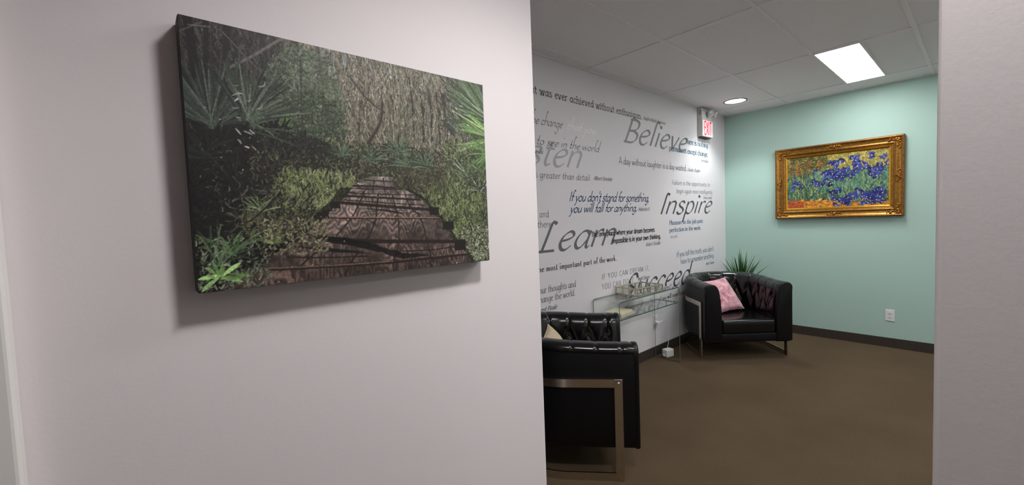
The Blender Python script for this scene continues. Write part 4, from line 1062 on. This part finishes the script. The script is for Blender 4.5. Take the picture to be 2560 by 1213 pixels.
def make_armchair():
    root = empty('armchair')
    # outer shell, smooth leather
    prof = [(.150, .172), (.030, .172), (.012, .178), (.003, .192), (0, .215), (0, .35), (0, .55), (0, .695), (.003, .706)]
    grid_obj('outer_shell', sweep(prof), M['leather_flat'], root)
    # tufted lining: the roll on top and the buttoned inside
    pr_ = [(.004, .702), (-.003, .707), (-.004, .716), (.001, .729), (.014, .741), (.034, .748), (.058, .750), (.082, .745), (.102, .733), (.118, .714), (.128, .690), (.134, .665), (.139, .64), (.143, .615), (.146, .59), (.149, .565), (.151, .54), (.153, .515), (.155, .49), (.156, .465), (.157, .44), (.158, .415), (.158, .39), (.158, .36)]
    n1, n2 = 46, 150
    R = sweep(pr_, CF + .012, n1, n2)
    mid = R[12][:, :2]
    s = np.concatenate([[0], np.cumsum(np.linalg.norm(np.diff(mid, axis=0), axis=1))])
    Lt = s[-1]; nb = 12; st = Lt / nb
    z1, z2 = .628, .505
    row1 = [(st * (i + .5), z1) for i in range(nb)]
    row2 = [(st * i, z2) for i in range(1, nb)]
    # unroll height over the roll so that pleats run on across it
    pz = np.array([p[1] for p in pr_]); pd_ = np.array([p[0] for p in pr_])
    arc = np.concatenate([[0], np.cumsum(np.hypot(np.diff(pz), np.diff(pd_)))])
    h = arc[-1] - arc + pr_[-1][1]                     # grows up the inside and over the roll
    Sg, Hg = np.meshgrid(s, h)
    D = np.zeros_like(Sg)
    def seg(a, b, depth, wd):
        nonlocal D
        ax, ay = a; bx, by = b
        dx, dy = bx - ax, by - ay
        t_ = np.clip(((Sg - ax) * dx + (Hg - ay) * dy) / (dx * dx + dy * dy), 0, 1)
        q = np.hypot(Sg - ax - t_ * dx, Hg - ay - t_ * dy)
        D = np.maximum(D, depth * np.exp(-(q / wd) ** 1.3))
    for i, a in enumerate(row1):
        seg(a, (a[0], h[9]), .010, .007); seg((a[0], h[9]), (a[0], h[1]), .0075, .0045)
        for b in row2:
            if abs(a[0] - b[0]) < st * .6: seg(a, b, .017, .014)
    for b in row2: seg(b, (b[0], .36), .012, .012)
    for a in row1 + row2:
        q = np.hypot(Sg - a[0], Hg - a[1])
        D = np.maximum(D, .030 * np.exp(-(q / .022) ** 1.6))
    # puffed pillows between the creases, pushed along the surface normal
    gu = np.gradient(R, axis=1); gv = np.gradient(R, axis=0)
    nn = np.cross(gu, gv); nn /= np.maximum(np.linalg.norm(nn, axis=2, keepdims=True), 1e-9)
    ref = np.zeros_like(nn); ref[..., 0] = -R[..., 0]; ref[..., 1] = CY - R[..., 1]; ref[..., 2] = .4
    sg = np.sign((nn[12] * ref[12]).sum(-1).mean())
    nn *= sg
    ramp_ = np.clip((arc - .008) / .03, 0, 1)[:, None]
    puff = (.003 + .007 * np.clip((arc - .10) / .06, 0, 1))[:, None]
    end = np.clip(np.minimum(s, Lt - s) / .03, 0, 1)[None, :]
    R = R + nn * ((puff * ramp_ - D * ramp_) * end)[..., None]
    lining = grid_obj('tufted_lining', R, M['leather'], root)
    bm = bmesh.new()
    bmesh.ops.create_uvsphere(bm, u_segments=10, v_segments=6, radius=.0105)
    for v in bm.verts: v.co.z *= .5
    bmesh.ops.recalc_face_normals(bm, faces=bm.faces)
    bme = bpy.data.meshes.new('button'); bm.to_mesh(bme); bm.free()
    bme.polygons.foreach_set('use_smooth', [True] * len(bme.polygons)); bme.materials.append(M['leather'])
    for a in row1 + row2:
        j = int(np.argmin(np.abs(s - a[0]))); i = int(np.argmin(np.abs(h - a[1])))
        p, n_ = Vector(R[i, j]), Vector(nn[i, j])
        p.z += .030 * min(1, max(0, (p.z - .40) / .35)) * min(1, max(0, (p.y - .05) / .5)) ** 1.2
        b = share('button', bme, lining, p + n_ * .003)
        b.rotation_euler = n_.to_track_quat('Z', 'Y').to_euler()
    # front ends of the arms
    for sx in (-1, 1):
        sec = [(.0, .180), (.0, .45), (.0, .672), (-.003, .700), (.002, .724), (.016, .742), (.036, .752), (.062, .754), (.088, .748), (.108, .734), (.124, .708), (.134, .67), (.146, .59), (.153, .49), (.156, .40), (.156, .180)]
        bm = bmesh.new()
        lo = [bm.verts.new((sx * (CW - d_), CF + .014, z)) for d_, z in sec]
        f = bm.faces.new(lo)
        ex = bmesh.ops.extrude_face_region(bm, geom=[f])
        fr = [v for v in ex['geom'] if isinstance(v, bmesh.types.BMVert)]
        for v in fr: v.co.y = CF - .014
        bmesh.ops.recalc_face_normals(bm, faces=bm.faces)
        bmesh.ops.bevel(bm, geom=[e for e in bm.edges if abs(e.verts[0].co.y - e.verts[1].co.y) < 1e-6 and e.verts[0].co.y < CF], offset=.010, segments=3, affect='EDGES', profile=.5)
        o = bm_obj('arm_front', bm, M['leather_flat'], root, True)
        o.data.set_sharp_from_angle(angle=math.radians(45))
        box('seam', sx * (CW - .078) - .070, sx * (CW - .078) + .070, CF - .0155, CF - .013, .535, .538, M['leather'], o)
    # seat
    slab('seat_base', u_path(CW - .150, CB - .150, CF - .006, CY, 4, 24), .178, .262, M['leather_flat'], root, .008)
    slab('seat_cushion', u_path(CW - .158, CB - .160, CF - .012, CY, 4, 24), .258, .398, M['leather'], root, .028, 4)
    # bent flat-bar frame: band round the back, uprights, runner on the floor
    def band(name, z0, z1, out, y0, inset=0.0, parent=root):
        th = .009
        P = u_path(CW + out - inset, CB + out - inset, y0, CY, 6, 44); Q = u_path(CW + out + th - inset, CB + out + th - inset, y0, CY, 6, 44)
        n = len(P); V = []
        for (x, y), (x2, y2) in zip(P, Q): V += [(x, y, z0), (x2, y2, z0), (x2, y2, z1), (x, y, z1)]
        F = [(4 * i + k, 4 * i + (k + 1) % 4, 4 * i + 4 + (k + 1) % 4, 4 * i + 4 + k) for i in range(n - 1) for k in range(4)]
        F += [(3, 2, 1, 0), (4 * n - 4, 4 * n - 3, 4 * n - 2, 4 * n - 1)]
        o = mesh_obj(name, V, F, M['chrome'], parent, True)
        o.data.set_sharp_from_angle(angle=math.radians(40))
        return o
    band('back_band', .522, .568, .001, -.0215)
    band('floor_runner', .0, .045, .001, -.0215)
    for sx in (-1, 1):
        x0, x1 = (CW + .001, CW + .012) if sx > 0 else (-CW - .012, -CW - .001)
        leg = box('leg', x0, x1, -.0225, .0225, 0, .568, M['chrome'], root, bevel=.0015, seg=1)
        bm = bmesh.new()
        bmesh.ops.create_uvsphere(bm, u_segments=12, v_segments=8, radius=.008)
        for v in bm.verts: v.co = (sx * (CW + .012) + v.co.x * .5, v.co.y, .545 + v.co.z)
        bm_obj('bolt', bm, M['chrome_pin'], leg, True)
    return root

def copy_tree(o, parent=None):
    c = o.copy(); COL.objects.link(c); c.parent = parent
    for k in o.children: copy_tree(k, c)
    return c

far_chair = make_armchair()
near_chair = copy_tree(far_chair)
far_chair.location = (4.462, 1.602, 0); far_chair.rotation_euler.z = math.atan2(-.664, .748)
near_chair.location = (2.206, 1.597, 0); near_chair.rotation_euler.z = math.atan2(.669, .743)
tag(far_chair, 'black tufted leather barrel armchair in the corner holding a pink pillow', 'armchair', 'black leather barrel armchairs')
tag(near_chair, 'black tufted leather barrel armchair nearest the camera, cut off by the left wall', 'armchair', 'black leather barrel armchairs')

# ------------------------------------------------------------------ pillows
def pillow(name, size, thick, mat, piping=None):
    n = 28
    bm = bmesh.new()
    def sheet(sg):
        vs = []
        for i in range(n + 1):
            for j in range(n + 1):
                x, y = -1 + 2 * i / n, -1 + 2 * j / n
                k = (max(0, 1 - x * x) * max(0, 1 - y * y))
                px = x * (1 - .075 * (1 - y * y) * abs(x)); py = y * (1 - .075 * (1 - x * x) * abs(y))
                w = .006 * math.sin(7 * x + 3 * y) * k + .005 * math.sin(9 * y - 4 * x) * k
                vs.append(bm.verts.new((px * size / 2, py * size / 2, sg * (thick / 2) * k ** .42 + w)))
        for i in range(n):
            for j in range(n):
                q = (vs[i * (n + 1) + j], vs[(i + 1) * (n + 1) + j], vs[(i + 1) * (n + 1) + j + 1], vs[i * (n + 1) + j + 1])
                bm.faces.new(q if sg > 0 else q[::-1])
    sheet(1); sheet(-1)
    bmesh.ops.remove_doubles(bm, verts=bm.verts, dist=1e-5)
    o = bm_obj(name, bm, mat, None, True)
    # corner tassel-less seam
    edge = []
    m_ = 40
    for a, b in (((-1, -1), (1, -1)), ((1, -1), (1, 1)), ((1, 1), (-1, 1)), ((-1, 1), (-1, -1))):
        for k in range(m_):
            x, y = a[0] + (b[0] - a[0]) * k / m_, a[1] + (b[1] - a[1]) * k / m_
            edge.append((x * (1 - .075 * (1 - y * y) * abs(x)) * size / 2, y * (1 - .075 * (1 - x * x) * abs(y)) * size / 2, 0))
    bm = bmesh.new(); add_tube(bm, edge + [edge[0]], .0028, 6)
    bm_obj('seam', bm, piping or mat, o, True)
    return o
def orient(o, chair, c, eu, ev):
    """place by chair-local centre and the pillow's own right and up directions"""
    eu, ev = Vector(eu).normalized(), Vector(ev)
    ev = (ev - eu * ev.dot(eu)).normalized()
    n_ = eu.cross(ev)
    L = Matrix((eu, ev, n_)).transposed().to_4x4(); L.translation = c
    o.matrix_world = Matrix.Translation(chair.location) @ Matrix.Rotation(chair.rotation_euler.z, 4, 'Z') @ L
pk = pillow('throw_pillow', .385, .125, M['velvet'])
tag(pk, 'pink crushed velvet throw pillow leaning in the far armchair', 'pillow')
orient(pk, far_chair, (-.052, .330, .566), (.923, .382, .040), (-.258, .541, .80))
bg = pillow('throw_pillow', .36, .12, M['beige'])
tag(bg, 'beige throw pillow in the near armchair, mostly hidden by the left wall', 'pillow')
orient(bg, near_chair, (-.055, .310, .574), (1, -.1, .05), (0, .62, 1))

# ------------------------------------------------------------------ glass console table
TX0, TX1, TY0, TY1, TH = 2.885, 3.898, 1.978, 2.240, .747
table = empty('glass_console_table', ((TX0 + TX1) / 2, (TY0 + TY1) / 2, 0))
tag(table, 'clear bent-glass console table with a shelf between the armchairs', 'table')
def bent_sheet():
    g, rr, n = .010, .028, 7
    outer, inner = [(TX0, 0)], [(TX0 + g, 0)]
    for cx, a0, a1 in ((TX0 + rr, PI, PI / 2), (TX1 - rr, PI / 2, 0)):
        for k in range(n + 1):
            a = a0 + (a1 - a0) * k / n
            outer.append((cx + rr * math.cos(a), TH - rr + rr * math.sin(a)))
            inner.append((cx + (rr - g) * math.cos(a), TH - rr + (rr - g) * math.sin(a)))
    outer.append((TX1, 0)); inner.append((TX1 - g, 0))
    V, F, E = [], [], []
    for (xo, zo), (xi, zi) in zip(outer, inner):
        V += [(xo, TY0, zo), (xo, TY1, zo), (xi, TY1, zi), (xi, TY0, zi)]
    n_ = len(outer)
    for i in range(n_ - 1):
        a, b = 4 * i, 4 * i + 4
        F += [(a, b, b + 1, a + 1), (a + 2, b + 2, b + 3, a + 3), (a + 1, b + 1, b + 2, a + 2), (a + 3, b + 3, b, a)]
        E += [0, 0, 1, 1]
    F += [(0, 1, 2, 3), (4 * n_ - 1, 4 * n_ - 2, 4 * n_ - 3, 4 * n_ - 4)]; E += [1, 1]
    o = mesh_obj('bent_glass', V, F, M['glass'], table, True)
    o.data.materials.append(M['glass_edge'])
    o.data.polygons.foreach_set('material_index', E)
    o.data.set_sharp_from_angle(angle=math.radians(40))
    return local(o, table)
bent_sheet()
SZ = .600
o = mesh_obj('glass_shelf', [(TX0 + .012, TY0 + .004, SZ - .010), (TX1 - .012, TY0 + .004, SZ - .010), (TX1 - .012, TY1 - .02, SZ - .010), (TX0 + .012, TY1 - .02, SZ - .010),
                            (TX0 + .012, TY0 + .004, SZ), (TX1 - .012, TY0 + .004, SZ), (TX1 - .012, TY1 - .02, SZ), (TX0 + .012, TY1 - .02, SZ)],
             [(3, 2, 1, 0), (4, 5, 6, 7), (0, 1, 5, 4), (1, 2, 6, 5), (2, 3, 7, 6), (3, 0, 4, 7)], M['glass'], table)
o.data.materials.append(M['glass_edge']); o.data.polygons.foreach_set('material_index', [0, 0, 1, 1, 1, 1])
local(o, table)
for x, sg in ((TX0, 1), (TX1, -1)):
    for y in (TY0 + .035, TY1 - .045):
        bm = bmesh.new()
        lathe(bm, [(.0001, -.012), (.007, -.010), (.0105, -.004), (.0105, .006), (.006, .012), (.006, .040), (.0001, .040)], 14)
        for v in bm.verts: v.co = Vector((x + sg * (v.co.z + .002), y + v.co.x, SZ - .017 + v.co.y))
        local(bm_obj('shelf_pin', bm, M['chrome_pin'], table, True), table)

# tray of metal bars with glass panes, standing on the table
tray = empty('mirrored_tray', (3.41, 2.112, TH))
tray.rotation_euler.z = math.radians(-4)
tag(tray, 'square champagne metal tray with open barred sides on the glass table', 'tray')
hx, hy, hh, br = .195, .120, .066, .0048
for z in (0, hh - 2 * br):
    for y in (-hy, hy - 2 * br): box('rail', -hx, hx, y, y + 2 * br, z, z + 2 * br, M['tray_metal'], tray, bevel=.0012, seg=1)
    for x in (-hx, hx - 2 * br): box('rail', x, x + 2 * br, -hy + 2 * br, hy - 2 * br, z, z + 2 * br, M['tray_metal'], tray, bevel=.0012, seg=1)
for k in range(5):
    x = -hx + (2 * hx - 2 * br) * k / 4
    for y in (-hy, hy - 2 * br): box('upright', x, x + 2 * br, y, y + 2 * br, 2 * br, hh - 2 * br, M['tray_metal'], tray)
for k in (1, 2):
    y = -hy + (2 * hy - 2 * br) * k / 3
    for x in (-hx, hx - 2 * br): box('upright', x, x + 2 * br, y, y + 2 * br, 2 * br, hh - 2 * br, M['tray_metal'], tray)
for x0, x1, y0, y1 in ((-hx + .008, hx - .008, -hy + .005, -hy + .008), (-hx + .008, hx - .008, hy - .008, hy - .005), (-hx + .005, -hx + .008, -hy + .008, hy - .008), (hx - .008, hx - .005, -hy + .008, hy - .008)):
    box('glass_pane', x0, x1, y0, y1, .012, hh - .012, M['tray_glass'], tray)
box('mirror_base', -hx + .013, hx - .013, -hy + .013, hy - .013, .003, .006, M['chrome_pin'], tray)

def book(x, y, z, rz, lx, ly, th, cover, label):
    o = empty('paperback_book', (x, y, z), rz)
    box('cover', -lx / 2, lx / 2, -ly / 2, ly / 2, 0, .0012, cover, o)
    box('cover', -lx / 2, lx / 2, -ly / 2, ly / 2, th - .0012, th, cover, o)
    box('spine', -lx / 2, lx / 2, -ly / 2, -ly / 2 + .0012, .0012, th - .0012, cover, o)
    box('pages', -lx / 2 + .003, lx / 2 - .003, -ly / 2 + .0012, ly / 2 - .004, .0012, th - .0012, M['paper'], o)
    return tag(o, label, 'book', 'books on the glass shelf')
book(3.075, 2.098, SZ + .0006, math.radians(4), .225, .155, .022, M['cream2'], 'grey-cream paperback lying directly on the glass shelf')
book(3.060, 2.104, SZ + .0230, math.radians(8), .215, .150, .014, M['cream'], 'cream paperback lying on top of the other book under the glass')

# ------------------------------------------------------------------ sockets, plug and charger
def outlet(name, origin, rz, label):
    """built facing local -y, plate centred on the origin"""
    o = empty(name, origin, rz)
    w, h_ = .036, .058
    box('plate', -w, w, -.006, 0, -h_, h_, M['plastic'], o, bevel=.003)
    for s_ in (-1, 1):
        f = box('receptacle', -.0165, .0165, -.0085, -.005, s_ * .0195 - .014, s_ * .0195 + .014, M['plastic'], o, bevel=.0035)
        for dx in (-.0065, .0065): box('slot', dx - .0012, dx + .0012, -.0092, -.008, s_ * .0195 - .001, s_ * .0195 + .008, M['slot'], f)
        box('ground_hole', -.0025, .0025, -.0092, -.008, s_ * .0195 - .010, s_ * .0195 - .005, M['slot'], f)
    bm = bmesh.new(); bmesh.ops.create_uvsphere(bm, u_segments=10, v_segments=6, radius=.003)
    for v in bm.verts: v.co.y = v.co.y * .4 - .0062
    bm_obj('screw', bm, M['plastic'], o, True)
    return tag(o, label, 'outlet', 'white wall sockets')
outlet('wall_outlet', (X_TEAL, .647, .332), -PI / 2, 'white double socket low on the green wall under the painting')
outlet('wall_outlet', (3.928, Y_TEXT, .362), 0, 'white double socket on the lettered wall behind the glass table')

charger = empty('power_adapter', (3.978, 2.150, 0), math.radians(-14))
tag(charger, 'white power adapter with cord lying on the carpet under the glass table', 'power adapter')
box('brick', -.052, .052, -.034, .034, 0, .080, M['plastic'], charger, bevel=.010, seg=3, smooth=True)
bm = bmesh.new()
lathe(bm, [(.0001, 0), (.012, 0), (.012, .006), (.014, .008), (.014, .018), (.0001, .018)], 14)
for v in bm.verts: v.co = Vector((-.050 - v.co.z, v.co.x, .020 + v.co.y))
bm_obj('strain_relief', bm, M['plastic'], charger, True)
iw = (Matrix.Translation(charger.location) @ Matrix.Rotation(charger.rotation_euler.z, 4, 'Z')).inverted()
def rel(x, y, z): return tuple(iw @ Vector((x, y, z)))
bm = bmesh.new()
add_tube(bm, [tuple(p) for p in crom([rel(3.985, 2.205, .366), rel(4.02, 2.20, .360), rel(4.06, 2.19, .315), rel(4.085, 2.19, .22), rel(4.07, 2.19, .13), rel(4.03, 2.18, .088), rel(3.99, 2.160, .078)], 8)], .0022, 8)
bm_obj('cord', bm, M['plastic'], charger, True)
bm = bmesh.new()
add_box(bm, 3.908, 3.950, Y_TEXT - .040, Y_TEXT - .0095, .330, .357, .004)
add_tube(bm, [(3.945, Y_TEXT - .034, .345), (3.965, Y_TEXT - .045, .352), (3.987, Y_TEXT - .052, .366)], [.007, .005, .0035], 8)
for v in bm.verts: v.co = iw @ v.co
bm_obj('plug', bm, M['plastic'], charger, False)

# ------------------------------------------------------------------ exit sign with emergency lamps
EX0, EX1, ED = 4.956, 5.246, .057
sign = empty('exit_sign', ((EX0 + EX1) / 2, Y_TEXT, 2.346))
tag(sign, 'white emergency exit sign with red letters and two lamps under the ceiling', 'exit sign')
L_ = lambda o: local(o, sign)
L_(box('housing', EX0, EX1, Y_TEXT - ED, Y_TEXT - .0015, 2.346, 2.545, M['grey_plastic'], sign, bevel=.004))
L_(box('lamp_housing', EX0, EX1 - .03, Y_TEXT - ED + .004, Y_TEXT - .0015, 2.545, 2.674, M['grey_plastic'], sign, bevel=.006))
L_(box('face_panel', EX0 + .006, EX1 - .02, Y_TEXT - ED - .003, Y_TEXT - ED, 2.356, 2.535, M['exit_face'], sign))
v, f = letter_mesh('EXIT', 'sign', .200, .165)
L_(mesh_obj('letters', [(EX0 + .042 + a, Y_TEXT - ED - .0042 - e, 2.369 + b) for a, b, e in v], [tuple(q[::-1]) for q in f], M['exit_red'], sign))
L_(box('foot', EX0 + .01, EX1 - .06, Y_TEXT - ED + .006, Y_TEXT - .0015, 2.338, 2.346, M['slot'], sign))
for cx, dx in ((5.085, -.35), (5.225, .35)):
    bm = bmesh.new()
    lathe(bm, [(.0001, -.045), (.018, -.043), (.030, -.030), (.036, -.008), (.037, .006), (.032, .010), (.030, .004)], 20)
    tilt = Matrix.Translation((cx, Y_TEXT - ED - .045, 2.612)) @ Vector((dx, -1, -.45)).to_track_quat('Z', 'Y').to_matrix().to_4x4()
    for q in bm.verts: q.co = tilt @ q.co
    hd = L_(bm_obj('lamp_head', bm, M['grey_plastic'], sign, True))
    bm = bmesh.new(); lathe(bm, [(.030, .004), (.020, .007), (.0001, .009)], 20)
    for q in bm.verts: q.co = tilt @ q.co
    bm_obj('lens', bm, M['lens'], hd, True)
    bm = bmesh.new(); add_tube(bm, [(cx, Y_TEXT - ED + .01, 2.63), (cx, Y_TEXT - ED - .025, 2.622)], .011, 10)
    bm_obj('knuckle', bm, M['grey_plastic'], hd, True)
for k in range(3):
    L_(box('vent_slot', EX0 - .0012, EX0 + .001, Y_TEXT - .045, Y_TEXT - .020, 2.60 + .018 * k, 2.606 + .018 * k, M['slot'], sign))

# ------------------------------------------------------------------ plant in the corner behind the far armchair
PX, PY = 5.44, 1.97
plant = empty('potted_plant', (PX, PY, 0))
tag(plant, 'spiky green plant standing in the corner behind the far armchair', 'plant')
bm = bmesh.new()
lathe(bm, [(.085, 0), (.105, .01), (.130, .22), (.138, .25), (.138, .265), (.126, .265), (.122, .245)], 32)
bm_obj('pot', bm, M['pot'], plant, True)
bm = bmesh.new(); lathe(bm, [(.0001, .235), (.06, .24), (.120, .245)][::-1], 24)
bm_obj('soil', bm, M['soil'], plant, True)
bm = bmesh.new(); add_tube(bm, [(0, 0, .23), (.006, .004, .38), (0, 0, .52)], [.022, .019, .021], 10)
bm_obj('cane', bm, M['bark'], plant, True)
rr = random.Random(3)
for k in range(66):
    az = k * 2.39996 + rr.uniform(-.2, .2)
    el = math.radians(84 - 66 * ((k % 29) / 29) ** 1.0 + rr.uniform(-5, 5))
    if math.cos(az) * -.98 + math.sin(az) * -.2 > .35: el = max(el, math.radians(62))   # leaves stay clear of the chair back
    ln = rr.uniform(.42, .56); drp = rr.uniform(.05, .17) * math.cos(el) + .02
    wd = rr.uniform(.009, .014)
    dirv = Vector((math.cos(az) * math.cos(el), math.sin(az) * math.cos(el), math.sin(el)))
    side = dirv.cross(Vector((0, 0, 1))); side = side.normalized() if side.length > .05 else Vector((1, 0, 0))
    upv = side.cross(dirv)
    b0 = Vector((0, 0, .50 + rr.uniform(-.03, .02)))
    V, F = [], []
    ns = 8
    for i in range(ns + 1):
        t_ = i / ns
        c = b0 + dirv * ln * t_ - Vector((0, 0, 1)) * drp * t_ * t_
        w = wd * (min(1, .45 + 3 * t_) * (1 - t_ ** 2.2) + .02)
        for q in (c - side * w + upv * w * .5, c, c + side * w + upv * w * .5):
            V.append((min(q.x, X_TEAL - PX - .015), min(q.y, Y_TEXT - PY - .015), q.z))
    for i in range(ns):
        a = 3 * i
        F += [(a, a + 1, a + 4, a + 3), (a + 1, a + 2, a + 5, a + 4)]
    mesh_obj('leaf', V, F, M['leaf'] if rr.random() < .72 else M['leaf2'], plant, True)
